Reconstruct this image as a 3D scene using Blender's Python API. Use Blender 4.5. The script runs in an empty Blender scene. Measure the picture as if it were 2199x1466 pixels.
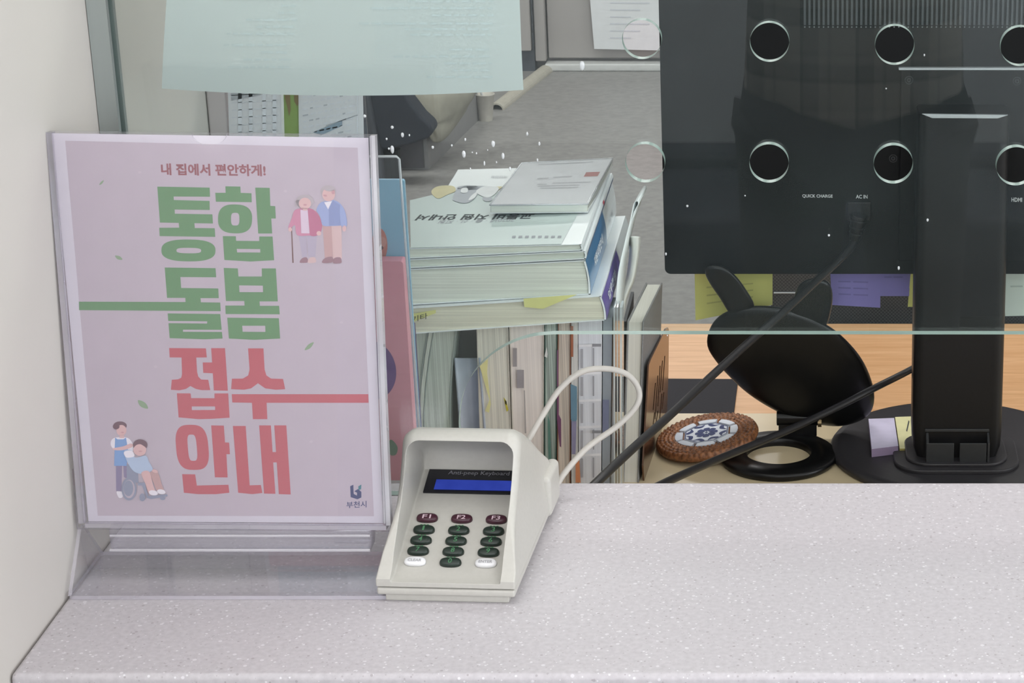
import bpy, bmesh, math, random
from mathutils import Vector, Matrix
random.seed(7)
SC = bpy.context.scene
COL = SC.collection
V = Vector

# ------------------------------------------------------------------ camera
F_PX, CX, CY = 4700.0, 1750.0, 733.0
PITCH = math.radians(19.0)
CAM = V((0, 0, 0.655))
FW = V((0, math.cos(PITCH), -math.sin(PITCH)))
UP = V((0, math.sin(PITCH), math.cos(PITCH)))
RT = V((1, 0, 0))
cd = bpy.data.cameras.new('camera')
cam = bpy.data.objects.new('camera', cd)
COL.objects.link(cam)
cam.location = CAM
cam.rotation_euler = (math.radians(90) - PITCH, 0, 0)
cd.sensor_width = 36
cd.lens = F_PX / 2199 * 36
cd.shift_x = (1099.5 - CX) / 2199
cd.clip_start = 0.02
SC.camera = cam

def ray(u, v): return FW + RT * ((u - CX) / F_PX) + UP * ((CY - v) / F_PX)
def onplane(u, v, p, n):
    d = ray(u, v)
    return CAM + d * ((p - CAM).dot(n) / d.dot(n))
def onY(u, v, Y): return onplane(u, v, V((0, Y, 0)), V((0, 1, 0)))
def onZ(u, v, Z): return onplane(u, v, V((0, 0, Z)), V((0, 0, 1)))
def onX(u, v, X): return onplane(u, v, V((X, 0, 0)), V((1, 0, 0)))

# ------------------------------------------------------------------ materials
def lin(c): return tuple(((x / 255) / 12.92 if x / 255 <= .04045 else ((x / 255 + .055) / 1.055) ** 2.4) for x in c)
_M = {}
def nt_new(name):
    m = bpy.data.materials.new(name); m.use_nodes = True
    nt = m.node_tree
    for n in list(nt.nodes):
        if n.type != 'OUTPUT_MATERIAL': nt.nodes.remove(n)
    return m, nt, nt.nodes['Material Output']
def mat(name, rgb, rough=.5, metal=0., var=.05, scale=60., stretch=(1, 1, 1), bump=0., spec=.5, emit=0., coat=0., dark=None):
    """procedural surface: noise varies the base colour (and optionally bumps it)"""
    if name in _M: return _M[name]
    m, nt, out = nt_new(name)
    N, L = nt.nodes, nt.links
    b = N.new('ShaderNodeBsdfPrincipled')
    L.new(b.outputs[0], out.inputs[0])
    tc = N.new('ShaderNodeTexCoord'); mp = N.new('ShaderNodeMapping'); nz = N.new('ShaderNodeTexNoise')
    mp.inputs['Scale'].default_value = stretch
    nz.inputs['Scale'].default_value = scale; nz.inputs['Detail'].default_value = 3
    L.new(tc.outputs['Object'], mp.inputs[0]); L.new(mp.outputs[0], nz.inputs['Vector'])
    cr = N.new('ShaderNodeValToRGB')
    a = lin(rgb); k = 1 - var * 2
    d = lin(dark) if dark else tuple(x * k for x in a)
    cr.color_ramp.elements[0].color = (*d, 1); cr.color_ramp.elements[0].position = .3
    cr.color_ramp.elements[1].color = (*a, 1); cr.color_ramp.elements[1].position = .65
    L.new(nz.outputs['Fac'], cr.inputs[0]); L.new(cr.outputs[0], b.inputs['Base Color'])
    b.inputs['Roughness'].default_value = rough; b.inputs['Metallic'].default_value = metal
    b.inputs['Specular IOR Level'].default_value = spec
    if coat: b.inputs['Coat Weight'].default_value = coat; b.inputs['Coat Roughness'].default_value = .08
    if emit:
        L.new(cr.outputs[0], b.inputs['Emission Color']); b.inputs['Emission Strength'].default_value = emit
    if bump:
        bp = N.new('ShaderNodeBump'); bp.inputs['Strength'].default_value = bump; bp.inputs['Distance'].default_value = .002
        L.new(nz.outputs['Fac'], bp.inputs['Height']); L.new(bp.outputs[0], b.inputs['Normal'])
    _M[name] = m
    return m
def clear(name, tint=(1, 1, 1), haze=0., haze_rgb=(235, 235, 240), f0=.04, rough=.0, k=1.0):
    """clear sheet: transparent body with a Schlick reflection and a little haze"""
    if name in _M: return _M[name]
    m, nt, out = nt_new(name); N, L = nt.nodes, nt.links
    tr = N.new('ShaderNodeBsdfTransparent'); tr.inputs[0].default_value = (*tint, 1)
    gl = N.new('ShaderNodeBsdfGlossy'); gl.inputs['Roughness'].default_value = rough
    df = N.new('ShaderNodeBsdfDiffuse'); df.inputs[0].default_value = (*lin(haze_rgb), 1)
    nz = N.new('ShaderNodeTexNoise'); nz.inputs['Scale'].default_value = 9
    tc = N.new('ShaderNodeTexCoord'); L.new(tc.outputs['Object'], nz.inputs['Vector'])
    hm = N.new('ShaderNodeMath'); hm.operation = 'MULTIPLY'; hm.inputs[1].default_value = haze * 2
    L.new(nz.outputs['Fac'], hm.inputs[0])
    lw = N.new('ShaderNodeLayerWeight'); lw.inputs['Blend'].default_value = .5
    pw = N.new('ShaderNodeMath'); pw.operation = 'POWER'; pw.inputs[1].default_value = 5
    L.new(lw.outputs['Facing'], pw.inputs[0])
    ma = N.new('ShaderNodeMath'); ma.operation = 'MULTIPLY_ADD'; ma.inputs[1].default_value = (1 - f0) * k; ma.inputs[2].default_value = f0
    L.new(pw.outputs[0], ma.inputs[0])
    m1 = N.new('ShaderNodeMixShader'); m2 = N.new('ShaderNodeMixShader')
    L.new(hm.outputs[0], m1.inputs[0]); L.new(tr.outputs[0], m1.inputs[1]); L.new(df.outputs[0], m1.inputs[2])
    L.new(ma.outputs[0], m2.inputs[0]); L.new(m1.outputs[0], m2.inputs[1]); L.new(gl.outputs[0], m2.inputs[2])
    L.new(m2.outputs[0], out.inputs[0])
    _M[name] = m
    return m

# ------------------------------------------------------------------ mesh helper
class G:
    def __init__(s): s.v, s.f, s.m = [], [], []
    def add(s, vs, fs, mi=0):
        o = len(s.v); s.v += [V(p) for p in vs]
        for f in fs: s.f.append(tuple(i + o for i in f)); s.m.append(mi)
        return s
    def poly(s, pts, mi=0): return s.add(pts, [tuple(range(len(pts)))], mi)
    def hexa(s, p, mi=0):
        """8 corners: bottom 0-3 counter-clockwise from above, top 4-7"""
        return s.add(p, [(0, 3, 2, 1), (4, 5, 6, 7), (0, 1, 5, 4), (1, 2, 6, 5), (2, 3, 7, 6), (3, 0, 4, 7)], mi)
    def box(s, x0, x1, y0, y1, z0, z1, mi=0, M=None):
        p = [V(c) for c in ((x0, y0, z0), (x1, y0, z0), (x1, y1, z0), (x0, y1, z0), (x0, y0, z1), (x1, y0, z1), (x1, y1, z1), (x0, y1, z1))]
        if M is not None: p = [M @ q for q in p]
        return s.hexa(p, mi)
    def prism(s, pts, d, mi=0, side=None):
        """closed polygon pts extruded by vector d"""
        n = len(pts); d = V(d); a = [V(p) for p in pts]
        s.add(a + [p + d for p in a], [tuple(range(n))[::-1], tuple(range(n, 2 * n))], mi)
        o = len(s.v) - 2 * n
        for i in range(n):
            j = (i + 1) % n
            s.f.append((o + i, o + j, o + n + j, o + n + i)); s.m.append(mi if side is None else side)
        return s
    def tube(s, path, r, mi=0, seg=10, caps=True):
        P = [V(p) for p in path]; n = len(P); o = len(s.v)
        R = r if isinstance(r, (list, tuple)) else [r] * n
        t0 = (P[1] - P[0]).normalized()
        a = t0.orthogonal().normalized()
        for i in range(n):
            t = (P[min(i + 1, n - 1)] - P[max(i - 1, 0)]).normalized()
            a = (a - t * a.dot(t)).normalized(); b = t.cross(a)
            for k in range(seg):
                w = 2 * math.pi * k / seg
                s.v.append(P[i] + (a * math.cos(w) + b * math.sin(w)) * R[i])
        for i in range(n - 1):
            for k in range(seg):
                k2 = (k + 1) % seg
                s.f.append((o + i * seg + k, o + i * seg + k2, o + (i + 1) * seg + k2, o + (i + 1) * seg + k)); s.m.append(mi)
        if caps:
            s.f.append(tuple(o + k for k in range(seg))[::-1]); s.m.append(mi)
            s.f.append(tuple(o + (n - 1) * seg + k for k in range(seg))); s.m.append(mi)
        return s
    def loft(s, rings, mi=0, caps=True):
        n = len(rings[0]); o = len(s.v)
        for r in rings: s.v += [V(p) for p in r]
        for i in range(len(rings) - 1):
            for k in range(n):
                k2 = (k + 1) % n
                s.f.append((o + i * n + k, o + i * n + k2, o + (i + 1) * n + k2, o + (i + 1) * n + k)); s.m.append(mi)
        if caps:
            s.f.append(tuple(o + k for k in range(n))[::-1]); s.m.append(mi)
            e = o + (len(rings) - 1) * n
            s.f.append(tuple(e + k for k in range(n))); s.m.append(mi)
        return s
    def grid(s, rows, mi=0):
        n = len(rows[0]); o = len(s.v)
        for r in rows: s.v += [V(p) for p in r]
        for i in range(len(rows) - 1):
            for k in range(n - 1):
                s.f.append((o + i * n + k, o + i * n + k + 1, o + (i + 1) * n + k + 1, o + (i + 1) * n + k)); s.m.append(mi)
        return s
    def build(s, name, mats, parent=None, smooth=False, bevel=0., seg=2, sub=0, label=None, kind=None, cat=None, group=None, solid=0., fix=True):
        if not isinstance(mats, (list, tuple)): mats = [mats]
        if parent is not None: org = WORLD[parent.name]
        else:
            xs = [p.x for p in s.v]; ys = [p.y for p in s.v]; zs = [p.z for p in s.v]
            org = V(((min(xs) + max(xs)) / 2, (min(ys) + max(ys)) / 2, min(zs)))
        me = bpy.data.meshes.new(name)
        me.from_pydata([p - org for p in s.v], [], s.f)
        for m in mats: me.materials.append(m)
        for p, mi in zip(me.polygons, s.m): p.material_index = mi
        if fix:
            bm = bmesh.new(); bm.from_mesh(me); bmesh.ops.recalc_face_normals(bm, faces=bm.faces); bm.to_mesh(me); bm.free()
        if smooth:
            me.polygons.foreach_set('use_smooth', [True] * len(me.polygons))
        me.update()
        o = bpy.data.objects.new(name, me); COL.objects.link(o)
        WORLD[o.name] = org
        if parent is not None: o.parent = parent
        else: o.location = org
        if solid:
            md = o.modifiers.new('Solidify', 'SOLIDIFY'); md.thickness = solid; md.offset = 0
        if bevel:
            md = o.modifiers.new('Bevel', 'BEVEL'); md.width = bevel; md.segments = seg; md.limit_method = 'ANGLE'; md.angle_limit = math.radians(35)
            me.polygons.foreach_set('use_smooth', [True] * len(me.polygons))
            wn = o.modifiers.new('Normals', 'WEIGHTED_NORMAL'); wn.keep_sharp = True
        if sub:
            md = o.modifiers.new('Subdivision', 'SUBSURF'); md.levels = sub; md.render_levels = sub
        tag(o, label, cat, group, kind)
        return o
WORLD = {}
def tag(o, label=None, cat=None, group=None, kind=None):
    if label: o['label'] = label
    if cat: o['category'] = cat
    if group: o['group'] = group
    if kind: o['kind'] = kind
    return o
def thing(name, loc, label, cat, group=None):
    o = bpy.data.objects.new(name, None); COL.objects.link(o)
    o.location = loc; o.empty_display_size = .02; WORLD[o.name] = V(loc)
    return tag(o, label, cat, group)

def ell(cx, cy, rx, ry, n=28, rot=0., p=2.0):
    r = []
    for i in range(n):
        t = 2 * math.pi * i / n
        c, s = math.cos(t), math.sin(t)
        x = rx * math.copysign(abs(c) ** (2 / p), c); y = ry * math.copysign(abs(s) ** (2 / p), s)
        r.append((cx + x * math.cos(rot) - y * math.sin(rot), cy + x * math.sin(rot) + y * math.cos(rot)))
    return r
def smooth_loop(pts, k=6):
    n = len(pts); r = []
    for i in range(n):
        p0, p1, p2, p3 = (pts[(i + j - 1) % n] for j in range(4))
        for q in range(k):
            t = q / k
            r.append(tuple(.5 * ((2 * b) + (c - a) * t + (2 * a - 5 * b + 4 * c - d) * t * t + (3 * b - a - 3 * c + d) * t ** 3) for a, b, c, d in zip(p0, p1, p2, p3)))
    return r
def smooth_path(pts, k=8):
    P = [pts[0]] + list(pts) + [pts[-1]]; r = []
    for i in range(1, len(P) - 2):
        p0, p1, p2, p3 = P[i - 1], P[i], P[i + 1], P[i + 2]
        for q in range(k):
            t = q / k
            r.append(tuple(.5 * ((2 * b) + (c - a) * t + (2 * a - 5 * b + 4 * c - d) * t * t + (3 * b - a - 3 * c + d) * t ** 3) for a, b, c, d in zip(p0, p1, p2, p3)))
    r.append(tuple(pts[-1]))
    return r
def rrect(x0, x1, y0, y1, r, k=6):
    o = []
    for cx, cy, a in ((x1 - r, y1 - r, 0), (x0 + r, y1 - r, 90), (x0 + r, y0 + r, 180), (x1 - r, y0 + r, 270)):
        for i in range(k + 1):
            t = math.radians(a + 90 * i / k); o.append((cx + r * math.cos(t), cy + r * math.sin(t)))
    return o
def plate(loops, th):
    """filled 2D outline with holes, extruded: returns verts, faces, is_side"""
    c = bpy.data.curves.new('tmp', 'CURVE'); c.dimensions = '2D'; c.fill_mode = 'BOTH'; c.extrude = th / 2
    for lp in loops:
        sp = c.splines.new('POLY'); sp.points.add(len(lp) - 1)
        for p, q in zip(sp.points, lp): p.co = (q[0], q[1], 0, 1)
        sp.use_cyclic_u = True
    o = bpy.data.objects.new('tmp', c); COL.objects.link(o)
    dg = bpy.context.evaluated_depsgraph_get()
    me = o.evaluated_get(dg).to_mesh()
    vs = [v.co.copy() for v in me.vertices]; fs = [tuple(p.vertices) for p in me.polygons]; sd = [abs(p.normal.z) < .5 for p in me.polygons]
    o.evaluated_get(dg).to_mesh_clear()
    bpy.data.objects.remove(o); bpy.data.curves.remove(c)
    return vs, fs, sd
def add_plate(g, loops, th, O, X, Y, mi=0, side=0):
    vs, fs, sd = plate(loops, th)
    O, X, Y = V(O), V(X).normalized(), V(Y).normalized(); N = X.cross(Y)
    o = len(g.v); g.v += [O + X * p.x + Y * p.y + N * p.z for p in vs]
    for f, s in zip(fs, sd): g.f.append(tuple(i + o for i in f)); g.m.append(side if s else mi)
_T = {}
def text2d(body, bold=0.):
    if (body, bold) in _T: return _T[(body, bold)]
    c = bpy.data.curves.new('tmp', 'FONT'); c.body = body; c.size = 1; c.offset = bold; c.resolution_u = 3
    o = bpy.data.objects.new('tmp', c); COL.objects.link(o)
    dg = bpy.context.evaluated_depsgraph_get()
    me = o.evaluated_get(dg).to_mesh()
    vs = [v.co.to_2d() for v in me.vertices]; fs = [tuple(p.vertices) for p in me.polygons]
    o.evaluated_get(dg).to_mesh_clear()
    bpy.data.objects.remove(o); bpy.data.curves.remove(c)
    x0, x1 = min(p.x for p in vs), max(p.x for p in vs); y0, y1 = min(p.y for p in vs), max(p.y for p in vs)
    _T[(body, bold)] = ([((p.x - x0) / (x1 - x0), (p.y - y0) / (y1 - y0)) for p in vs], fs, (x1 - x0) / (y1 - y0))
    return _T[(body, bold)]
def text_quad(g, body, bl, br, tl, mi=0, bold=.0):
    """lettering filling the parallelogram bottom-left, bottom-right, top-left"""
    vs, fs, _ = text2d(body, bold)
    bl, br, tl = V(bl), V(br), V(tl)
    g.add([bl + (br - bl) * a + (tl - bl) * b for a, b in vs], fs, mi)

# ------------------------------------------------------------------ shared materials
def counter_mat():
    m, nt, out = nt_new('speckled_solid_surface'); N, L = nt.nodes, nt.links
    b = N.new('ShaderNodeBsdfPrincipled'); L.new(b.outputs[0], out.inputs[0])
    tc = N.new('ShaderNodeTexCoord')
    def spots(scale, lo, hi, seedshift):
        mp = N.new('ShaderNodeMapping'); mp.inputs['Location'].default_value = (seedshift, seedshift * .7, 0)
        L.new(tc.outputs['Object'], mp.inputs[0])
        vo = N.new('ShaderNodeTexVoronoi'); vo.inputs['Scale'].default_value = scale
        L.new(mp.outputs[0], vo.inputs['Vector'])
        ws = N.new('ShaderNodeTexWhiteNoise'); L.new(vo.outputs['Position'], ws.inputs['Vector'])
        rr = N.new('ShaderNodeMapRange'); rr.inputs[1].default_value = 0; rr.inputs[2].default_value = 1; rr.inputs[3].default_value = 0; rr.inputs[4].default_value = hi
        L.new(ws.outputs['Value'], rr.inputs[0])
        lt = N.new('ShaderNodeMath'); lt.operation = 'LESS_THAN'
        L.new(vo.outputs['Distance'], lt.inputs[0]); L.new(rr.outputs[0], lt.inputs[1])
        return lt.outputs[0]
    base = N.new('ShaderNodeTexNoise'); base.inputs['Scale'].default_value = 260; base.inputs['Detail'].default_value = 4
    L.new(tc.outputs['Object'], base.inputs['Vector'])
    cr = N.new('ShaderNodeValToRGB')
    cr.color_ramp.elements[0].position = .3; cr.color_ramp.elements[0].color = (*lin((188, 184, 188)), 1)
    cr.color_ramp.elements[1].position = .7; cr.color_ramp.elements[1].color = (*lin((201, 197, 201)), 1)
    L.new(base.outputs['Fac'], cr.inputs[0])
    cur = cr.outputs[0]
    for scale, hi, rgb, sh in ((150, .22, (216, 213, 217), .0), (230, .22, (222, 220, 223), 3.1), (170, .19, (172, 166, 170), 7.7), (300, .22, (178, 173, 177), 5.2)):
        mx = N.new('ShaderNodeMixRGB'); mx.inputs[2].default_value = (*lin(rgb), 1)
        L.new(spots(scale, 0, hi, sh), mx.inputs[0]); L.new(cur, mx.inputs[1]); cur = mx.outputs[0]
    L.new(cur, b.inputs['Base Color']); b.inputs['Roughness'].default_value = .42; b.inputs['Specular IOR Level'].default_value = .28
    return m
def wood_mat():
    m, nt, out = nt_new('pale_beech_wood'); N, L = nt.nodes, nt.links
    b = N.new('ShaderNodeBsdfPrincipled'); L.new(b.outputs[0], out.inputs[0])
    tc = N.new('ShaderNodeTexCoord'); mp = N.new('ShaderNodeMapping'); mp.inputs['Scale'].default_value = (1.2, 14, 14)
    L.new(tc.outputs['Object'], mp.inputs[0])
    nz = N.new('ShaderNodeTexNoise'); nz.inputs['Scale'].default_value = 9; nz.inputs['Detail'].default_value = 5; nz.inputs['Distortion'].default_value = .6
    L.new(mp.outputs[0], nz.inputs['Vector'])
    cr = N.new('ShaderNodeValToRGB')
    cr.color_ramp.elements[0].position = .3; cr.color_ramp.elements[0].color = (*lin((214, 164, 116)), 1)
    cr.color_ramp.elements[1].position = .7; cr.color_ramp.elements[1].color = (*lin((234, 188, 142)), 1)
    L.new(nz.outputs['Fac'], cr.inputs[0]); L.new(cr.outputs[0], b.inputs['Base Color']); b.inputs['Roughness'].default_value = .38
    return m
COUNTER = counter_mat(); WOOD = wood_mat()
WALL = mat('partition_cream_laminate', (204, 200, 194), .55, var=.015, scale=8)
ROOMW = mat('room_wall_paint', (228, 228, 228), .7, var=.02, scale=4)
CEIL = mat('ceiling_tile', (228, 228, 226), .8, var=.03, scale=20)
FLOOR = mat('grey_floor_terrazzo', (163, 160, 158), .42, var=.1, scale=45)
GLASS = clear('counter_glass', (.955, .985, .975), haze=.02, haze_rgb=(150, 165, 165), f0=.042)
GEDGE = mat('glass_cut_edge', (160, 182, 174), .25, var=.04, scale=40)
ACRYL = clear('clear_acrylic', (.985, .98, .99), haze=.02, f0=.04)
AEDGE = clear('acrylic_cut_edge', (.93, .92, .95), haze=.34, haze_rgb=(228, 224, 234), f0=.10)
ALEDGE = clear('acrylic_bright_edge', (.95, .95, .97), haze=.42, haze_rgb=(245, 243, 248), f0=.15)
ALU = mat('brushed_aluminium', (168, 176, 174), .35, metal=.7, var=.05, scale=30, stretch=(1, 1, .05))
BLACK = mat('black_plastic', (20, 20, 22), .42, var=.08, scale=300, bump=.04, spec=.3)
BLACKG = mat('glossy_black_plastic', (15, 15, 16), .32, var=.06, scale=80, spec=.35)
CABLE = mat('black_cable_sheath', (27, 27, 29), .42, var=.08, scale=100)
PAPER = mat('white_paper', (240, 241, 243), .75, var=.02, scale=30)
INK = mat('grey_print_ink', (172, 174, 180), .8, var=.06, scale=200)
INKL = mat('pale_print_ink', (222, 224, 231), .8, var=.04, scale=200)
INKB = mat('black_print_ink', (60, 64, 66), .7, var=.06, scale=200)

# ================================================================== SETTING
FZ = -1.0
CEZ = 1.55
L0 = -0.20          # top of the clerk's raised desk shelf
D0 = -0.27          # top of the clerk's wooden desk
XW = -0.514         # partition face
BY = onZ(1300, 150, FZ).y
G().box(-4, 4, -3.0, BY + .2, FZ - .1, FZ).build('floor', FLOOR, kind='structure')
G().box(-4, 4, -3.0, BY + .2, CEZ, CEZ + .1).build('ceiling', CEIL, kind='structure')
G().box(-4.1, -4, -3.0, BY + .2, FZ, CEZ).build('wall_left', ROOMW, kind='structure')
G().box(4, 4.1, -3.0, BY + .2, FZ, CEZ).build('wall_right', ROOMW, kind='structure')
G().box(-4, 4, -2.3, -2.2, FZ, CEZ).build('wall_front', mat('waiting_wall', (222, 226, 230), .7, var=.02, scale=4), kind='structure')
GREYP = mat('warm_grey_laminate', (176, 170, 167), .55, var=.02, scale=6)
G().box(-4, 4, BY + .06, BY + .2, FZ, CEZ).build('wall_back', GREYP, kind='structure')
# skirting along the back wall
xl = onZ(1172, 150, FZ).x
g = G().box(xl, 2.6, BY - .03, BY + .06, FZ, FZ + .028)
g.build('baseboard_back', mat('white_skirting', (222, 222, 220), .4, var=.03), kind='structure', bevel=.006)
# door leaf and frame
zt = 1.2
pb = lambda u: onY(u, 100, BY).x
d = thing('door_1', (pb(1290), BY, FZ + .04), None, None); d['kind'] = 'structure'
G().box(pb(1176), pb(1176) + 1.15, BY + .015, BY + .055, FZ + .04, zt).build('door_leaf', GREYP, d, bevel=.004)
G().box(pb(1150), pb(1173), BY - .02, BY + .055, FZ + .035, zt + .1).build('door_frame', GREYP, d, bevel=.004)
# cupboard left of the door with a dark plinth
c = thing('storage_cupboard', (pb(1080), BY - .1, FZ), 'warm grey cupboard with dark plinth beside the door at the back', 'cupboard')
zc = onY(1130, 110, BY - .05).z
G().box(pb(1144) - .62, pb(1144), BY - .05, BY + .05, zc, zt).build('cupboard_door', GREYP, c, bevel=.004)
G().box(pb(1144) - .62, pb(1149), BY - .02, BY + .05, FZ, zc).build('plinth', mat('dark_plinth', (78, 82, 90), .5), c, label='dark slate plinth')
G().box(pb(1145.5), pb(1149), BY - .03, BY + .05, zc, zt).build('side_strip', mat('dark_gap', (70, 72, 78), .5), c)
# sheet on the door
g = G(); q = lambda u, v, o=0: onY(u, v, BY - .012 - o)
g.prism([q(1262, -60), q(1276, 105), q(1440, 109), q(1440, -60)], V((0, .001, 0)))
for i in range(9):
    v = -40 + i * 15
    g.poly([q(1310, v, .001), q(1395 - 20 * (i % 3), v + .5, .001), q(1395 - 20 * (i % 3), v + 3, .001), q(1310, v + 2.5, .001)], 1)
g.build('door_notice', [PAPER, INKL], label='large white notice sheet taped on the grey door at the back', cat='notice')

# partition on the left, and the panel that turns the corner behind the glass
pan_y = 1.812
G().box(XW - .05, XW, .55, pan_y + .03, FZ, .43).build('partition', WALL, label='cream partition wall on the left side of the counter', cat='partition', bevel=.002)
px1 = onY(786, 250, pan_y).x; pxm = onY(488, 250, pan_y).x
G().box(XW + .0005, pxm, pan_y, pan_y + .03, L0, .43).build('divider_panel', mat('divider_shade_laminate', (196, 186, 186), .6, var=.02, scale=6), label='narrow divider panel, corner shade in its pinkish grey, behind the glass left of the timetables', cat='divider', bevel=.002)  # corner shade put into the panel's darker pinkish colour
G().box(pxm + .0005, px1, pan_y, pan_y + .003, L0, .43).build('added_clear_board', ACRYL, label='added clear board behind the glass, letting back light through two white timetables', cat='clear board')  # clear board added so light from behind passes through the sheets

# counter
cb = onZ(1500, 1034, 0).y; cf = onZ(1100, 1449, 0).y
co = thing('service_counter', (.3, (cb + cf) / 2, FZ), 'white speckled solid surface service counter across the foreground', 'counter')
G().box(XW + .0005, 1.3, cf, cb, -.03, 0).build('worktop', COUNTER, co, bevel=.004, seg=3)
G().box(XW + .0005, 1.3, cf + .03, cb - .02, FZ, -.03).build('front_panel', mat('counter_front', (190, 172, 158), .5, var=.03, scale=10), co, label='beige counter front')
# desk and riser behind
de = onZ(1800, 694, D0).y
dk = thing('wooden_desk', (.3, 2.2, FZ), 'pale beech desk of the clerk behind the glass', 'desk')
G().box(-.50, 1.3, cb + .02, de, D0 - .028, D0).build('desktop', WOOD, dk, bevel=.002)
G().box(-.48, -.45, cb + .06, de - .04, FZ, D0 - .028).build('leg_panel', WOOD, dk)
G().box(1.24, 1.27, cb + .06, de - .04, FZ, D0 - .028).build('leg_panel', WOOD, dk)
ry = onZ(1500, 886, L0).y
G().box(-.50, 1.28, cb + .025, ry, D0, L0).build('desk_shelf', mat('cream_shelf_laminate', (222, 204, 168), .3, var=.04, scale=5), label='cream shelf on the wooden desk behind the counter under the monitor', cat='shelf', bevel=.002)

# ================================================================== GLASS SCREEN
GY = 1.541; GT = .008
gs = thing('glass_screen', (.1, GY, 0), 'clear glass counter screen with round speaking holes and a cut-out for the keypad', 'glass screen')
def g2(u, v): p = onY(u, v, GY); return (p.x, p.z)
gl_left = XW + .007
outer = [(gl_left, .0005), (g2(988, 960)[0], .0005)]
arc = [(988, 940), (985, 905), (990, 862), (1003, 824), (1026, 790), (1058, 760), (1100, 736), (1145, 722), (1190, 717.5)]
outer += [g2(*p) for p in smooth_path(arc, 5)]
outer += [g2(1500, 717.5), (.95, g2(2100, 719)[1]), (.95, .9), (gl_left, .9)]
loops = [outer]
hr = 42.3
for u, v in ((1378, 85), (1652.5, 91), (1921.5, 97.5), (2191, 100), (1385, 350.5), (1651.5, 351), (1918.5, 353), (2182, 357), (2462, 104), (2450, 362)):
    c0 = g2(u, v); r = (g2(u + hr, v)[0] - g2(u - hr, v)[0]) / 2
    loops.append([(c0[0] + r * math.cos(2 * math.pi * i / 56), c0[1] + r * math.sin(2 * math.pi * i / 56)) for i in range(56)])
g = G(); add_plate(g, loops, GT, (0, GY + GT / 2, 0), (1, 0, 0), (0, 0, 1), 0, 1)
g.build('pane', [GLASS, GEDGE], gs)
g = G(); g.box(XW + .0005, XW + .006, GY - .006, GY + GT + .006, .0005, .92); g.box(XW + .006, XW + .0145, GY - .006, GY - .001, .0005, .92); g.box(XW + .006, XW + .0145, GY + GT + .001, GY + GT + .006, .0005, .92)
g.build('edge_channel', ALU, gs)
# dried water spots on the pane
g = G()
for u, v, a, b in ((842, 273, 4, 4), (864, 289, 4, 6), (879, 290, 2, 3), (830, 298, 2.5, 3), (842, 320, 5, 10), (835, 319, 3, 3), (929, 316, 3.5, 4), (999, 299, 2.5, 4), (996, 330, 5, 9), (1023, 329, 2, 3), (1059, 308, 5, 8), (1080, 334, 4, 8), (1132, 287, 3, 5), (1158, 308, 3, 5), (1040, 350, 2.5, 6), (1066, 348, 2, 3), (1095, 362, 3, 6), (1154, 343, 2.5, 4), (783, 249, 4, 4), (970, 312, 2.5, 3), (1014, 327, 2, 2), (1047, 322, 1.6, 2), (1250, 140, 7, 12), (1010, 362, 2, 3), (1433, 720, 1.5, 2), (1476, 442, 3, 3), (1992, 472, 3, 4), (1780, 505, 3, 3), (1430, 545, 2.5, 4), (1985, 118, 2, 3), (1903, 190, 2, 2), (1600, 420, 2, 2), (1930, 575, 3, 5)):
    c0 = onY(u, v, GY - .0004); rx, rz = a / 3500, b / 3500
    rings = []
    for k, (s, dy) in enumerate(((1, .0004), (.9, -.0001), (.5, -.0005), (.05, -.0006))):
        rings.append([c0 + V((rx * s * math.cos(t * .524), dy, rz * s * (math.sin(t * .524) * (1.25 if math.sin(t * .524) < 0 else .9)))) for t in range(12)])
    g.loft(rings)
g.build('water_spots', clear('dried_water_spot', (.9, .92, .92), haze=.55, haze_rgb=(232, 236, 238), f0=.06), gs, smooth=True, kind='stuff', label='whitish dried drips')

# paper taped on the inside of the glass
NYY = GY + GT + .0012
def npnt(u, v, off=0):
    p = onY(u, v, NYY)
    s = max(0, (v - 60) / 150)
    return p + V((0, .004 * s * s - off, 0))
g = G(); rows = []
for j in range(15):
    t = j / 14; row = []
    for i in range(19):
        s = i / 18
        ul = 368 + (345 - 368) * t; ur = 1110 + (1123 - 1110) * t
        vb = 192 + 3 * s + 22 * (s * (1 - s)) * 2.6
        row.append(npnt(ul + (ur - ul) * s, -160 + (vb + 160) * t))
    rows.append(row)
g.grid(rows, 0)
random.seed(3)
for u0, u1, v0, n, gap in ((980, 640, -7, 1, 34), (1066, 735, -60, 7, 15), (1060, 770, 48, 3, 12), (640, 440, -50, 9, 15), (1060, 800, 104, 5, 15), (625, 400, 94, 4, 16)):
    for i in range(n):
        v = v0 + i * gap; u = u0 - random.random() * 10; end = u1 + random.random() * 190
        while u > end:
            w = 8 + random.random() * 22
            g.poly([npnt(u - w, v, .0006), npnt(u, v, .0006), npnt(u, v + 4.5, .0006), npnt(u - w, v + 4.5, .0006)], 1)
            u -= w + 5
def translucent(name, rgb, f=.45):
    m, nt, out = nt_new(name); N, L = nt.nodes, nt.links
    tc = N.new('ShaderNodeTexCoord'); nz = N.new('ShaderNodeTexNoise'); nz.inputs['Scale'].default_value = 6; L.new(tc.outputs['Object'], nz.inputs['Vector'])
    cr = N.new('ShaderNodeValToRGB'); a = lin(rgb)
    cr.color_ramp.elements[0].color = (*[c * .97 for c in a], 1); cr.color_ramp.elements[1].color = (*a, 1); L.new(nz.outputs['Fac'], cr.inputs[0])
    d = N.new('ShaderNodeBsdfDiffuse'); t = N.new('ShaderNodeBsdfTranslucent'); mx = N.new('ShaderNodeMixShader'); mx.inputs[0].default_value = f
    L.new(cr.outputs[0], d.inputs[0]); L.new(cr.outputs[0], t.inputs[0]); L.new(d.outputs[0], mx.inputs[1]); L.new(t.outputs[0], mx.inputs[2]); L.new(mx.outputs[0], out.inputs[0])
    return m
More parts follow.
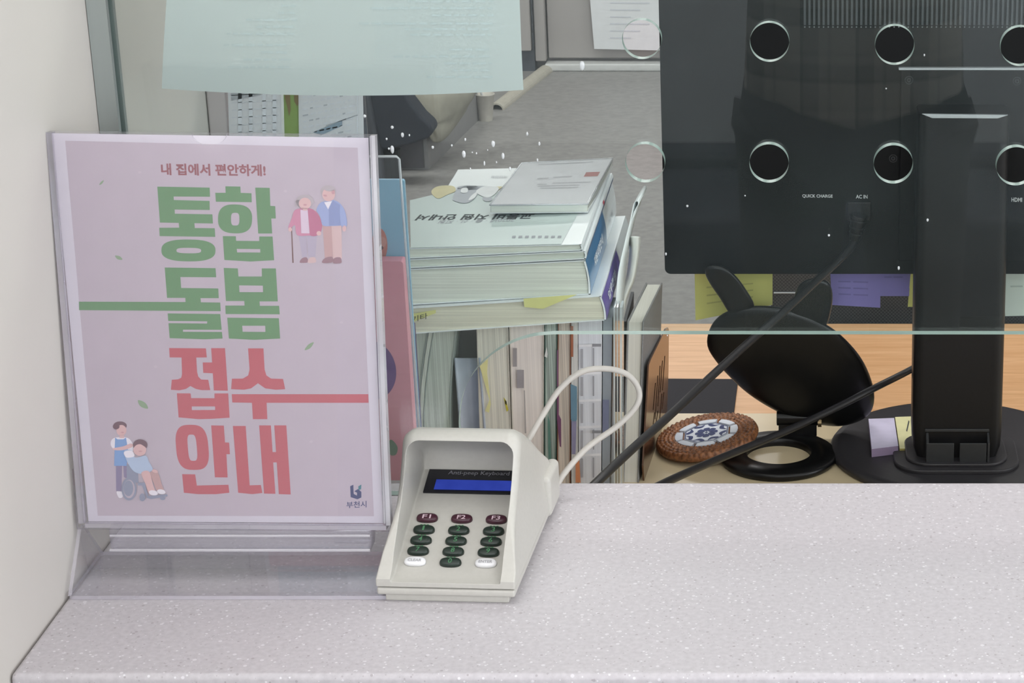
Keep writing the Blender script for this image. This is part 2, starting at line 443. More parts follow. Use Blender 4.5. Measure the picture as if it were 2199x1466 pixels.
g.build('notice_sheet', [translucent('notice_paper', (214, 222, 222), .35), translucent('show_through_print', (204, 213, 214), 0.)], fix=False, label='wide white notice paper taped at the top of the glass, print showing through', cat='notice')
tp = G()

# ================================================================== SIGN HOLDER AND POSTER
SB, ST = V((0, 1.3945, .035)), V((0, 1.432, .31))
SD = (ST - SB).normalized(); SN = V((0, -SD.z, SD.y))          # towards the viewer
def sp(u, v, off=0.): return onplane(u, v, SB + SN * off, SN)
def s2(u, v, off=0.):
    p = sp(u, v, off) - (SB + SN * off); return (p.x, p.dot(SD))
POSTER_MATS = [('poster_paper', (214, 209, 218)), ('poster_pink', (192, 180, 190)), ('print_green', (100, 144, 100)), ('print_red', (190, 92, 102)), ('print_brown', (150, 92, 98)),
    ('print_navy', (62, 68, 112)), ('print_teal', (64, 128, 138)), ('skin', (222, 184, 182)), ('grey_hair', (186, 176, 180)), ('rose', (206, 138, 164)), ('lilac_white', (222, 202, 218)),
    ('lilac_grey', (182, 172, 190)), ('cane_brown', (120, 88, 86)), ('sweater_blue', (156, 170, 212)), ('tan', (214, 184, 182)), ('shoe_mauve', (152, 116, 126)), ('hair_brown', (116, 88, 98)),
    ('apron_blue', (128, 164, 212)), ('shirt_blue', (180, 198, 222)), ('chair_grey', (146, 152, 172)), ('leaf_green', (140, 164, 132)), ('pale_dot', (200, 188, 196)), ('white_print', (238, 234, 240)), ('trouser_violet', (140, 130, 160)), ('tan_dark', (196, 160, 158)), ('rose_dark', (190, 112, 142)), ('sweater_dark', (138, 152, 196)), ('skin_dark', (204, 156, 160))]
PI = {n: i for i, (n, _) in enumerate(POSTER_MATS)}
PM = [mat('print_' + n if not n.startswith(('print', 'poster')) else n, c, .6, var=.015, scale=60) for n, c in POSTER_MATS]
g = G()
paper = [(112, 286), (791, 296), (823, 1123), (190, 1119)]
g.prism([sp(*p) for p in paper], -SN * .0005, 0)
LAY = [0]
def dec(pts, m, lay=1): g.poly([sp(u, v, .00012 * lay) for u, v in pts], PI[m])
dec([(140, 302), (768, 317), (803, 1108), (210, 1107)], 'poster_pink', 1)
def c5(pts): return [(300 + x / 3.575, 330 + y / 3.575) for x, y in pts]
def c6(pts): return [(350 + x / 3.963, 720 + y / 3.963) for x, y in pts]
def c8(pts): return [(600 + x / 6.665, 380 + y / 6.665) for x, y in pts]
def c7(pts): return [(200 + x / 6.665, 880 + y / 6.665) for x, y in pts]
GRN = 'print_green'
dec(c5([(135, 252), (537, 260), (540, 330), (260, 328), (262, 355), (536, 362), (538, 432), (268, 428), (270, 460), (558, 465), (562, 535), (420, 533), (423, 570), (576, 572), (580, 638), (153, 632), (150, 568), (303, 567), (300, 531), (155, 528)]), GRN, 2)
dec(c5(ell(374, 742, 208, 84, 40, .01, 2.6)), GRN, 2); dec(c5(ell(377, 743, 95, 21, 28, .01, 3)), 'poster_pink', 3)
dec(c5([(658, 250), (773, 252), (775, 300), (858, 303), (860, 372), (585, 368), (580, 300), (660, 300)]), GRN, 2)
dec(c5(ell(732, 500, 131, 111, 40, .03, 2.6)), GRN, 2); dec(c5(ell(733, 502, 32, 49, 28, 0, 3.2)), 'poster_pink', 3)
dec(c5([(887, 260), (998, 262), (1003, 400), (1040, 402), (1045, 497), (1010, 497), (1017, 612), (910, 612)]), GRN, 2)
dec(c5([(638, 632), (738, 633), (740, 668), (918, 670), (918, 635), (1020, 635), (1032, 817), (850, 827), (650, 815)]), GRN, 2)
dec(c5([(745, 730), (925, 732), (926, 758), (748, 757)]), 'poster_pink', 3)
dec(c5([(192, 873), (582, 878), (587, 948), (312, 946), (318, 1030), (603, 1034), (607, 1108), (467, 1108), (470, 1140), (618, 1142), (622, 1208), (-465, 1200), (-467, 1135), (352, 1138), (350, 1106), (210, 1106)]), GRN, 2)
dec(c5([(215, 1225), (618, 1230), (636, 1418), (500, 1424), (230, 1415)]), GRN, 2)
dec(c5([(214, 1283), (518, 1286), (518, 1303), (216, 1300)]), 'poster_pink', 3); dec(c5([(332, 1350), (632, 1351), (632, 1367), (332, 1366)]), 'poster_pink', 3)
dec(c5([(645, 876), (753, 880), (758, 942), (938, 942), (937, 880), (1045, 880), (1060, 1133), (920, 1133), (922, 1167), (1070, 1167), (1075, 1232), (660, 1230), (657, 1165), (805, 1165), (803, 1130), (662, 1130)]), GRN, 2)
dec(c5([(763, 1010), (945, 1012), (947, 1062), (766, 1062)]), 'poster_pink', 3)
dec(c5([(672, 1258), (1068, 1262), (1078, 1418), (880, 1428), (685, 1418)]), GRN, 2); dec(c5([(787, 1320), (963, 1320), (965, 1367), (790, 1366)]), 'poster_pink', 3)
RED = 'print_red'
dec(c6([(52, 107), (365, 110), (373, 187), (283, 188), (290, 310), (300, 350), (325, 375), (385, 377), (402, 465), (330, 465), (280, 455), (233, 430), (195, 455), (140, 467), (67, 462), (75, 377), (130, 373), (155, 360), (162, 330), (158, 188), (57, 187)]), RED, 2)
dec(c6([(410, 108), (528, 108), (552, 470), (433, 468), (424, 322), (343, 318), (338, 230), (418, 230)]), RED, 2)
dec(c6([(118, 492), (235, 493), (240, 533), (438, 534), (438, 493), (555, 493), (567, 700), (400, 710), (300, 712), (133, 697)]), RED, 2)
dec(c6([(245, 604), (443, 604), (444, 634), (246, 635)]), 'poster_pink', 3)
dec(c6([(724, 110), (855, 110), (865, 290), (880, 340), (920, 367), (1022, 370), (1040, 457), (960, 462), (870, 450), (808, 407), (750, 450), (690, 462), (580, 457), (587, 368), (680, 367), (725, 340), (737, 290)]), RED, 2)
dec(c6([(585, 500), (1747, 500), (1750, 573), (882, 573), (888, 712), (765, 712), (757, 573), (590, 570)]), RED, 2)
def shear(pts, cy, k): return [(x + (y - cy) * k, y) for x, y in pts]
dec(c6(shear(ell(249, 952, 138, 192, 44, 0, 3.0), 952, .085)), RED, 2); dec(c6(shear(ell(250, 955, 38, 112, 30, 0, 3.6), 955, .085)), 'poster_pink', 3)
dec(c6([(410, 765), (518, 767), (528, 910), (563, 912), (570, 1010), (540, 1010), (550, 1208), (442, 1207)]), RED, 2)
dec(c6([(163, 1180), (274, 1182), (288, 1277), (557, 1270), (565, 1338), (450, 1350), (300, 1350), (178, 1338)]), RED, 2)
dec(c6([(595, 770), (704, 770), (738, 1275), (833, 1272), (846, 1340), (760, 1350), (640, 1338)]), RED, 2)
dec(c6([(818, 765), (918, 765), (933, 992), (962, 992), (947, 765), (1050, 765), (1087, 1353), (986, 1350), (968, 1080), (938, 1080), (957, 1347), (860, 1345)]), RED, 2)
# city emblem and name
dec(c6([(1593, 1282), (1620, 1270), (1623, 1348), (1650, 1362), (1652, 1338), (1628, 1326), (1660, 1306), (1688, 1330), (1688, 1378), (1655, 1394), (1597, 1375)]), 'print_navy', 2)
dec(c6([(1662, 1284), (1688, 1268), (1686, 1308), (1664, 1316)]), 'print_teal', 2)
text_quad(g, '부천시', sp(744, 1091, .00024), sp(787, 1089, .00024), sp(744, 1077, .00024), PI['print_navy'], .012)
text_quad(g, '내 집에서 편안하게!', sp(346.5, 376, .00024), sp(571, 378.5, .00024), sp(345, 350.5, .00024), PI['print_brown'], .034)
for u, v, a, r in ((218, 392, 7, -.8), (255, 553, 9, .5), (664, 743, 13, -.7), (307, 868, 14, .7)):
    dec(smooth_loop([(u - a * math.cos(r), v - a * math.sin(r)), (u + a * .1 + a * .35 * math.sin(r), v - a * .35 * math.cos(r)), (u + a * math.cos(r), v + a * math.sin(r)), (u - a * .1 - a * .42 * math.sin(r), v + a * .42 * math.cos(r))], 5), 'leaf_green', 2)
for u, v in ((300, 370), (613, 410), (733, 692), (334, 787), (668, 948)): dec(ell(u, v, 4, 3, 10), 'pale_dot', 2)
S = smooth_loop
# elderly couple
dec(c8([(165, 715), (180, 715), (205, 1228), (185, 1228)]), 'cane_brown', 2)
dec(c8([(270, 810), (388, 815), (396, 1145), (325, 1145)]), 'lilac_grey', 2); dec(c8([(392, 810), (540, 815), (515, 1140), (410, 1140)]), 'lilac_grey', 3)
dec(c8(S([(290, 1222), (320, 1165), (390, 1150), (410, 1215), (350, 1228)], 4)), 'shoe_mauve', 2); dec(c8(S([(405, 1222), (430, 1160), (505, 1150), (525, 1215), (460, 1230)], 4)), 'tan', 3)
dec(c8(S([(215, 480), (300, 448), (440, 450), (530, 500), (590, 600), (612, 720), (560, 830), (420, 838), (255, 830), (222, 690), (150, 745), (128, 715), (180, 580)], 5)), 'rose', 4)
dec(c8(S([(400, 455), (500, 480), (580, 590), (608, 720), (560, 826), (440, 830), (415, 640)], 5)), 'rose_dark', 5)
dec(c8([(300, 470), (405, 470), (432, 805), (312, 805)]), 'lilac_white', 6)
dec(c8(ell(565, 805, 34, 34, 16)), 'skin', 6); dec(c8(ell(155, 750, 26, 32, 16)), 'skin', 6)
dec(c8(ell(362, 350, 128, 98)), 'grey_hair', 6); dec(c8(ell(265, 375, 40, 52)), 'grey_hair', 6)
dec(c8(ell(365, 378, 88, 82)), 'skin', 7); dec(c8(ell(368, 398, 26, 13, 14)), 'skin_dark', 8); dec(c8([(330, 445), (405, 445), (395, 480), (340, 480)]), 'skin', 7)
dec(c8([(618, 680), (748, 680), (765, 1160), (650, 1160)]), 'tan_dark', 2); dec(c8([(745, 680), (888, 680), (895, 1165), (768, 1165)]), 'tan', 3)
dec(c8(S([(608, 1222), (650, 1160), (750, 1140), (770, 1210), (690, 1232)], 4)), 'shoe_mauve', 4); dec(c8(S([(768, 1228), (785, 1160), (870, 1150), (890, 1222), (830, 1238)], 4)), 'shoe_mauve', 4)
dec(c8(S([(530, 470), (590, 365), (680, 345), (780, 330), (880, 390), (945, 510), (968, 690), (880, 695), (760, 700), (622, 692), (580, 560)], 5)), 'sweater_blue', 4)
dec(c8([(770, 335), (870, 400), (880, 690), (710, 695), (705, 470)]), 'sweater_dark', 5); dec(c8(S([(868, 420), (930, 500), (965, 690), (882, 692)], 4)), 'sweater_blue', 6)
dec(c8([(640, 362), (752, 345), (697, 462)]), 'white_print', 6)
dec(c8(ell(928, 735, 28, 45, 16)), 'skin', 6)
dec(c8(ell(700, 205, 112, 90)), 'grey_hair', 4); dec(c8(ell(705, 250, 92, 98)), 'skin', 6); dec(c8(ell(770, 215, 25, 32)), 'skin_dark', 7); dec(c8(ell(655, 265, 28, 14, 14, .2)), 'skin_dark', 8); dec(c8(ell(720, 165, 80, 40, 20)), 'grey_hair', 7)
# carer and wheelchair
dec(c7([(325, 780), (415, 780), (405, 1165), (330, 1160)]), 'trouser_violet', 2); dec(c7([(430, 780), (490, 780), (480, 980), (440, 960)]), 'trouser_violet', 2)
dec(c7(S([(335, 1170), (400, 1165), (425, 1240), (370, 1255)], 4)), 'white_print', 2)
dec(c7(S([(250, 480), (300, 400), (480, 395), (560, 470), (575, 580), (480, 590), (300, 560)], 5)), 'white_print', 2)
dec(c7([(315, 395), (350, 420), (430, 420), (470, 395), (498, 560), (480, 800), (300, 800), (308, 560)]), 'apron_blue', 3)
dec(c7(S([(280, 550), (430, 520), (540, 480), (570, 520), (450, 570), (320, 575)], 5)), 'skin', 4)
dec(c7(ell(385, 225, 97, 62)), 'hair_brown', 4); dec(c7(ell(405, 292, 72, 78)), 'skin', 5); dec(c7(ell(330, 235, 48, 42)), 'hair_brown', 6); dec(c7(ell(420, 320, 20, 10, 12)), 'skin_dark', 6); dec(c7([(380, 360), (440, 355), (445, 400), (375, 400)]), 'skin', 5)
dec(c7([(480, 780), (640, 780), (650, 1040), (480, 1040)]), 'chair_grey', 4)
dec(c7(S([(440, 600), (550, 575), (600, 680), (750, 655), (800, 740), (855, 860), (760, 905), (620, 900), (520, 800)], 5)), 'shirt_blue', 6)
dec(c7(S([(440, 605), (550, 580), (590, 660), (480, 680)], 4)), 'white_print', 7)
dec(c7(S([(690, 900), (800, 880), (850, 1050), (890, 1190), (800, 1195), (750, 1060)], 5)), 'skin', 7); dec(c7(S([(810, 885), (920, 890), (980, 1060), (1010, 1160), (920, 1160), (860, 1030)], 5)), 'tan_dark', 6)
dec(c7(ell(862, 1185, 66, 36, 18, .2)), 'white_print', 8); dec(c7(ell(975, 1170, 62, 34, 18, .2)), 'white_print', 8)
dec(c7(ell(885, 875, 45, 24, 14, .3)), 'skin', 8)
dec(c7(ell(675, 500, 102, 80)), 'hair_brown', 8); dec(c7(ell(668, 572, 92, 84)), 'skin', 9); dec(c7(S([(575, 540), (600, 450), (690, 425), (765, 490), (760, 535), (680, 490), (620, 500)], 5)), 'hair_brown', 10); dec(c7(ell(675, 590, 26, 9, 12)), 'skin_dark', 10)
dec(c7(ell(515, 1130, 108, 165, 36)), 'chair_grey', 8); dec(c7(ell(515, 1130, 82, 132, 36)), 'poster_pink', 9); dec(c7(ell(505, 1120, 68, 112, 30)), 'chair_grey', 10)
dec(c7([(640, 1040), (740, 1040), (790, 1230), (1060, 1205), (1065, 1235), (830, 1275), (770, 1260), (700, 1080), (640, 1080)]), 'chair_grey', 8)
dec(c7(ell(705, 1250, 42, 56)), 'chair_grey', 9); dec(c7(ell(995, 1260, 38, 30)), 'chair_grey', 9)
g.build('poster', PM, fix=False, label='pink care programme poster with green and red Korean lettering in a clear stand', cat='poster')

st = thing('sign_holder', (-.4, 1.40, 0), 'clear acrylic L shaped sign holder standing beside the keypad by the left wall', 'sign holder')
def holder_panel(name, pts, off, th, notch=None):
    lp = [s2(u, v, off) for u, v in pts]
    if notch:
        i = 1; a = []
        for k in range(15):
            t = math.pi * k / 14
            a.append(s2(notch[0] - notch[2] * math.cos(t), notch[1] + notch[3] * math.sin(t), off))
        lp = lp[:1] + a + lp[1:]
    gg = G(); add_plate(gg, [lp[::-1]], th, SB + SN * off, (1, 0, 0), SD, 0, 1)
    return gg.build(name, [ACRYL, AEDGE], st)
holder_panel('front_panel', [(112, 283), (797, 292), (829, 1127), (182, 1122)], .0042, .0024, (450, 287, 37, 25))
holder_panel('back_panel', [(95, 281), (803, 289), (839, 1140), (167, 1135)], -.004, .0026)
# side edge strips of the pocket
for name, (ua, va), (ub, vb), w, m in (('side_strip', (104, 284), (174, 1124), .0035, AEDGE), ('side_strip', (800, 291), (834, 1128), .003, ALEDGE), ('side_strip', (795.5, 293), (826, 1124), .0012, ALEDGE)):
    a, b = sp(ua, va, .004), sp(ub, vb, .004)
    gg = G(); x = V((w / 2, 0, 0)); dn = -SN * .008
    gg.hexa([b - x, b + x, b + x + dn, b - x + dn, a - x, a + x, a + x + dn, a - x + dn]); gg.build(name, m, st)
# bottom of the pocket, ledge box under it, foot
a, b = sp(182, 1124, .0055), sp(829, 1129, .0055)
gg = G(); gg.hexa([a - SD * .003, b - SD * .003, b - SD * .003 - SN * .0105, a - SD * .003 - SN * .0105, a, b, b - SN * .0105, a - SN * .0105]); gg.build('pocket_floor', AEDGE, st)
pa, pb_ = sp(230, 1132, .003), sp(800, 1132, .003); pc = sp(236, 1186, .003); pd = sp(797, 1187, .003)
gg = G(); th = V((0, .016, 0))
gg.hexa([pc, pd, pd + th, pc + th, pa, pb_, pb_ + th, pa + th], 0); gg.build('ledge_box', clear('acrylic_ledge', (.93, .92, .95), haze=.16, haze_rgb=(225, 222, 234), f0=.08), st, bevel=.003)
for vv, w, m in ((1150, .0016, ALEDGE), (1181, .0018, ALEDGE)):
    a, b = sp(236, vv, .0045), sp(795, vv, .0045); gg = G(); gg.tube([a, b], w * .6, 0, 6); gg.build('ledge_rim', m, st)
bf = onZ(400, 1285, .001).y; bx0 = XW + .003; bx1 = onZ(838, 1285, .001).x
gg = G(); add_plate(gg, [rrect(bx0, bx1, bf, 1.432, .003)], .0028, (0, 0, .0017), (1, 0, 0), (0, 1, 0), 0, 1); gg.build('base_plate', [ACRYL, AEDGE], st)
for x in (bx0 + .0012, bx1 - .0012):
    gg = G(); gg.prism([V((x - .0012, bf, .0031)), V((x - .0012, 1.43, .0031)), V((x - .0012, 1.4, .038)), V((x - .0012, 1.392, .038))], V((.0024, 0, 0)), 0, 1); gg.build('gusset', [ACRYL, AEDGE], st)
gg = G(); gg.hexa([V((bx0, 1.402, .003)), V((bx1, 1.402, .003)), V((bx1, 1.405, .003)), V((bx0, 1.405, .003)), sp(167, 1133, -.004), sp(839, 1138, -.004), sp(839, 1138, -.0065), sp(167, 1133, -.0065)]); gg.build('riser', ACRYL, st)

# ================================================================== KEYPAD
KX, KY = -.2512, 1.3565
KM = Matrix.Translation((KX, KY, 0)) @ Matrix.Rotation(math.radians(-3.0), 4, 'Z')
kp = thing('pin_keypad', (KX, KY + .09, 0), 'cream hooded PIN keypad with blue display standing on the counter beside the sign', 'keypad')
KP = mat('cream_keypad_plastic', (192, 190, 183), .42, var=.02, scale=300, bump=.03)
def k3(x, y, z): return KM @ V((x, y, z))
def halfw(z): return .0478 - .0058 * min(1, max(0, (z - .02) / .03))
prof_o = [(-.0035, .0118), (-.0035, .0175), (.003, .0215), (.012, .031), (.027, .0445), (.040, .0560), (.050, .0690), (.057, .0800), (.0625, .0890), (.0665, .0945), (.073, .0967), (.084, .0945), (.100, .0865), (.122, .0735), (.145, .0560), (.163, .041), (.168, .030), (.168, .0118)]
def rounded_profile(prof, hw, name, rad, nt_=6):
    """profile in y/z swept across x, its long edges rounded by rad(z)"""
    n = len(prof); area = sum(prof[i][0] * prof[(i + 1) % n][1] - prof[(i + 1) % n][0] * prof[i][1] for i in range(n))
    sg = 1 if area > 0 else -1
    nor = []
    for i in range(n):
        (a0, b0), (a1, b1), (a2, b2) = prof[i - 1], prof[i], prof[(i + 1) % n]
        d1 = V((a1 - a0, b1 - b0)).normalized(); d2 = V((a2 - a1, b2 - b1)).normalized()
        nn = (V((-d1.y, d1.x)) + V((-d2.y, d2.x))).normalized() * sg
        nor.append(nn)
    rings = []
    for side in (-1, 1):
        rr = []
        for k in range(nt_ + 1):
            th = math.pi / 2 * k / nt_
            ring = []
            for i, (y, z) in enumerate(prof):
                r = rad(y, z); ins = r * (1 - math.sin(th)); x = hw(z) - r + r * math.cos(th)
                ring.append(V((side * x, y + nor[i].x * ins, z + nor[i].y * ins)))
            rr.append(ring)
        rings += rr if side == -1 else rr[::-1]
    gg = G(); gg.loft(rings)
    me = bpy.data.meshes.new(name); me.from_pydata(gg.v, [], gg.f)
    bm = bmesh.new(); bm.from_mesh(me); bmesh.ops.remove_doubles(bm, verts=bm.verts, dist=1e-6); bmesh.ops.recalc_face_normals(bm, faces=bm.faces); bm.to_mesh(me); bm.free()
    o = bpy.data.objects.new(name, me); COL.objects.link(o); return o
KS = .0145; KT = math.tan(math.radians(19))
def ksurf(y): return KS + KT * (y - .004)
def sstep(a, b, x): t = max(0, min(1, (x - a) / (b - a))); return t * t * (3 - 2 * t)
oa = rounded_profile(prof_o, halfw, 'tmpa', lambda y, z: .0012 + .0085 * sstep(.03, .075, z) if z > .01 else .0006)
prof_c = [(.0065, ksurf(.0065)), (.111, ksurf(.111)), (.1130, .0640), (.109, .0720), (.097, .0815), (.082, .0895), (.070, .0920), (.035, .0920), (.0, .0920), (-.02, .06), (-.02, ksurf(.0065))]
ob = rounded_profile(prof_c, lambda z: .0378, 'tmpb', lambda y, z: .0015 + .0075 * sstep(.055, .085, z))
md = oa.modifiers.new('b', 'BOOLEAN'); md.operation = 'DIFFERENCE'; md.object = ob; md.solver = 'EXACT'
dg = bpy.context.evaluated_depsgraph_get(); me = oa.evaluated_get(dg).to_mesh()
g = G(); g.add([KM @ v.co for v in me.vertices], [tuple(p.vertices) for p in me.polygons])
oa.evaluated_get(dg).to_mesh_clear(); bpy.data.objects.remove(oa); bpy.data.objects.remove(ob)
hz = g.build('housing', KP, kp)
bm = bmesh.new(); bm.from_mesh(hz.data); bmesh.ops.remove_doubles(bm, verts=bm.verts, dist=1e-5); bm.to_mesh(hz.data); bm.free()
hz.data.polygons.foreach_set('use_smooth', [True] * len(hz.data.polygons))
b_ = hz.modifiers.new('Bevel', 'BEVEL'); b_.width = .0012; b_.segments = 2; b_.limit_method = 'ANGLE'; b_.angle_limit = math.radians(40)
w_ = hz.modifiers.new('Normals', 'WEIGHTED_NORMAL'); w_.keep_sharp = True
g = G()
def kbox(g, x0, x1, y0, y1, z0, z1, mi=0): g.box(x0, x1, y0, y1, z0, z1, mi, KM)
kbox(g, -.0462, .0462, -.0015, .166, .0105, .0122); g.build('seam', mat('seam_grey', (120, 118, 114), .6), kp)  # darker grey strip along the joint of the two shells
g = G(); kbox(g, -.0475, .0475, -.0035, .168, .0055, .0110); g.build('lower_shell', KP, kp, bevel=.0015)
g = G(); kbox(g, -.0425, .0425, .000, .162, 0, .0055); g.build('base_foot', KP, kp, bevel=.0006)
g = G(); kbox(g, .040, .0495, .135, .176, .004, .036); g.build('cable_socket', KP, kp, bevel=.004, seg=4)
# frame on the key surface
kO = k3(0, .004, ksurf(.004)); kX = (k3(1, 0, 0) - k3(0, 0, 0)); kYd = (k3(0, 1, KT) - k3(0, 0, 0)).normalized(); kN = kX.cross(kYd)
def ks(x, y, off=0.):     # x across, y along the counter direction
    return kO + kX * x + kYd * ((y - .004) / math.cos(math.radians(19))) + kN * off
# display
g = G(); y0, y1 = .0865, .1098
g.prism([ks(-.0335, y0), ks(.0370, y0), ks(.0370, y1), ks(-.0335, y1)], kN * .0012); dsp = g.build('display', mat('display_black', (22, 22, 30), .25), kp, label='black display window')
g = G(); g.prism([ks(-.0262, .0892, .0013), ks(.0335, .0892, .0013), ks(.0335, .0990, .0013), ks(-.0262, .0990, .0013)], kN * .0004)
m, nt, out = nt_new('blue_lcd_backlight'); em = nt.nodes.new('ShaderNodeEmission'); em.inputs[1].default_value = .9
tx = nt.nodes.new('ShaderNodeTexNoise'); tx.inputs['Scale'].default_value = 80; rp = nt.nodes.new('ShaderNodeValToRGB')
rp.color_ramp.elements[0].color = (*lin((42, 58, 150)), 1); rp.color_ramp.elements[1].color = (*lin((58, 76, 178)), 1)
tcx = nt.nodes.new('ShaderNodeTexCoord'); nt.links.new(tcx.outputs['Object'], tx.inputs['Vector'])
nt.links.new(tx.outputs['Fac'], rp.inputs[0]); nt.links.new(rp.outputs[0], em.inputs[0]); nt.links.new(em.outputs[0], out.inputs[0])
g.build('screen', m, dsp, label='lit blue screen')
g = G(); text_quad(g, 'Anti-peep Keyboard', ks(-.019, .1035, .0014), ks(.0255, .1035, .0014), ks(-.019, .1085, .0014), 0, .01)
g.build('caption', mat('caption_grey', (128, 128, 134), .5), dsp, fix=False)
# keys
KMAR = mat('key_maroon', (68, 32, 46), .3); KGRN = mat('key_dark_green', (30, 44, 37), .3); KCLR = mat('key_clear_white', (236, 236, 238), .18)
LW = mat('legend_pale', (214, 190, 200), .5); LG = mat('legend_green', (76, 128, 90), .5); LGY = mat('legend_grey', (168, 168, 172), .5)
rows = [(.0608, ['F1', 'F2', 'F3']), (.0494, ['1', '2', '3']), (.0392, ['4', '5', '6']), (.0291, ['7', '8', '9']), (.0190, ['CLEAR', '0', 'ENTER'])]
for y, names in rows:
    for i, nm in enumerate(names):
        x = -.0002 + (i - 1) * .0246 - .0005
        m, lm = (KMAR, LW) if nm[0] == 'F' else ((KCLR, LGY) if len(nm) > 2 else (KGRN, LG))
        rings = []
        cl = math.cos(math.radians(19))
        for s, hgt in ((1.04, 0), (1.03, .0016), (.96, .0026), (.80, .0030)):
            rings.append([ks(x, y) + kX * px + kYd * py + kN * hgt for px, py in ell(0, 0, .0073 * s, .0038 * s, 26, 0, 2.5)])
        g = G(); g.loft(rings)
        lab = {'F': 'maroon key marked ' + nm, 'C': 'clear white key marked CLEAR', 'E': 'clear white key marked ENTER'}.get(nm[0], 'dark green key marked ' + nm)
        k = g.build('key', m, kp, smooth=True, label=lab)
        g = G(); c0 = ks(x, y) + kN * .0033
        w, h = (.0095, .0026) if len(nm) > 2 else ((.0060, .0040) if nm[0] == 'F' else (.0026, .0046))
        if nm == '1': w = .0014
        q = c0 - kX * (w / 2) - kYd * (h / 2) + kYd * (-.0004)
        text_quad(g, nm, q, q + kX * w, q + kYd * h, 0, .015)
        if len(nm) == 1:
            for j in range(3):
                e = c0 + kX * (-.0028 + j * .0023) + kYd * .0026
                g.poly([e, e + kX * .0014, e + kX * .0014 + kYd * .0008, e + kYd * .0008])
        g.build('legend', lm, k, fix=False)
# keypad cable
path = [k3(.044, .165, .02)] + [onY(u, v, Y) for u, v, Y in ((1190, 1048, 1.535), (1215, 1012, 1.546), (1262, 960, 1.562), (1326, 914, 1.575), (1366, 872, 1.58), (1372, 838, 1.583), (1350, 806, 1.583), (1308, 792, 1.580), (1252, 797, 1.572), (1205, 832, 1.562), (1170, 884, 1.552), (1142, 932, 1.542), (1120, 975, 1.537))] + [k3(.030, .172, .03)]
g = G(); g.tube(smooth_path([tuple(p) for p in path], 8), .0023, 0, 12)
g.build('cable', mat('cream_cable', (188, 184, 177), .45, var=.03), kp, smooth=True, label='looping cream cable')

# ================================================================== MONITOR
MY = 2.125
mo = thing('monitor', (.1435, MY, L0), 'black desktop monitor seen from behind on a round base', 'monitor')
MB = mat('monitor_back_black', (12, 13, 15), .55, var=.06, scale=40, spec=.18)
lo = onY(1428, 588, MY); xl, zb = lo.x, lo.z
xr = .1435 * 2 - xl; ztop = zb + .355
g = G(); add_plate(g, [rrect(xl, xr, zb, ztop, .006)], .024, (0, MY + .012, 0), (1, 0, 0), (0, 0, 1)); g.build('back_cover', MB, mo, bevel=.003)
g = G(); add_plate(g, [rrect(xl + .004, xr - .004, zb + .002, ztop - .002, .005)], .012, (0, MY + .032, 0), (1, 0, 0), (0, 0, 1)); g.build('screen_bezel', BLACK, mo, bevel=.002)
# rear bulge with ridged vent at the top
g = G(); vz = onY(1900, 53, MY).z; vx0 = onY(1726, 60, MY).x; i = 0
x = vx0
while x < xr - .14:
    g.box(x, x + .0021, MY - .0026, MY + .002, vz, ztop - .06); x += .0046
g.build('vent_ridges', mat('vent_ridge_grey', (62, 66, 69), .35), mo, kind='stuff')
g = G(); x = vx0 + .001
while x < xr - .14:
    c0 = V((x, MY - .0006, vz - .0022)); g.loft([[c0 + V((.0009 * math.cos(t), .001, .0009 * math.sin(t))) for t in (0, 1.05, 2.1, 3.14, 4.2, 5.25)], [c0 + V((.0006 * math.cos(t), -.0008, .0006 * math.sin(t))) for t in (0, 1.05, 2.1, 3.14, 4.2, 5.25)]]); x += .0046
g.build('vent_studs', mat('vent_stud', (120, 126, 128), .3), mo, kind='stuff')
# raised mount plate, highlight painted as a pale bar on top; column head
def bar(name, u0, u1, v0, v1, Y, dep, m, label=None):
    a, b = onY(u0, v1, Y), onY(u1, v0, Y); g = G(); g.box(a.x, b.x, Y, Y + dep, a.z, b.z); return g.build(name, m, mo, bevel=.0006, label=label)
GLINT = mat('painted_glint_grey', (176, 180, 184), .35, var=.04)  # pale grey used only for painted highlights
bar('mount_plate', 1930, 2260, 150, 560, MY - .006, .008, MB)
bar('mount_glint', 1930, 2262, 146.5, 151, MY - .0065, .008, GLINT, 'painted glint on the plate edge')
CFY = 2.072
a = onY(1958, 1010, CFY); bq = onY(2150, 1010, CFY)
cx0, cx1 = a.x, bq.x
ctop = onY(2050, 232, MY - .022).z
zbase = L0 + .012
g = G()
def colring(z, w, dep, r):
    c = (cx0 + cx1) / 2; hw = (cx1 - cx0) / 2 * w
    return [V((px, py, z)) for px, py in rrect(c - hw, c + hw, CFY, CFY + dep, r, 5)]
g.loft([colring(zbase, .86, .045, .008), colring(zbase + .015, .98, .047, .010), colring(zbase + .03, 1., .048, .011), colring(zb, 1.0, .048, .011), colring(ctop, .97, .052, .010)])
cm = g.build('stand_column', BLACK, mo, smooth=False, bevel=.001)
a = onY(1980, 228, CFY - .002); bq = onY(2166, 222, CFY - .002)
g = G(); g.prism([V((a.x, CFY - .002, ctop + .0015)), V((bq.x, CFY - .002, ctop + .0005)), V((bq.x - .010, CFY - .002, ctop - .0028)), V((a.x + .010, CFY - .002, ctop - .0025))], V((0, .004, 0))); g.build('column_glint', GLINT, mo, bevel=.0005, label='painted glint on the column head edge')  # highlight on the column's top edge painted as a pale strip
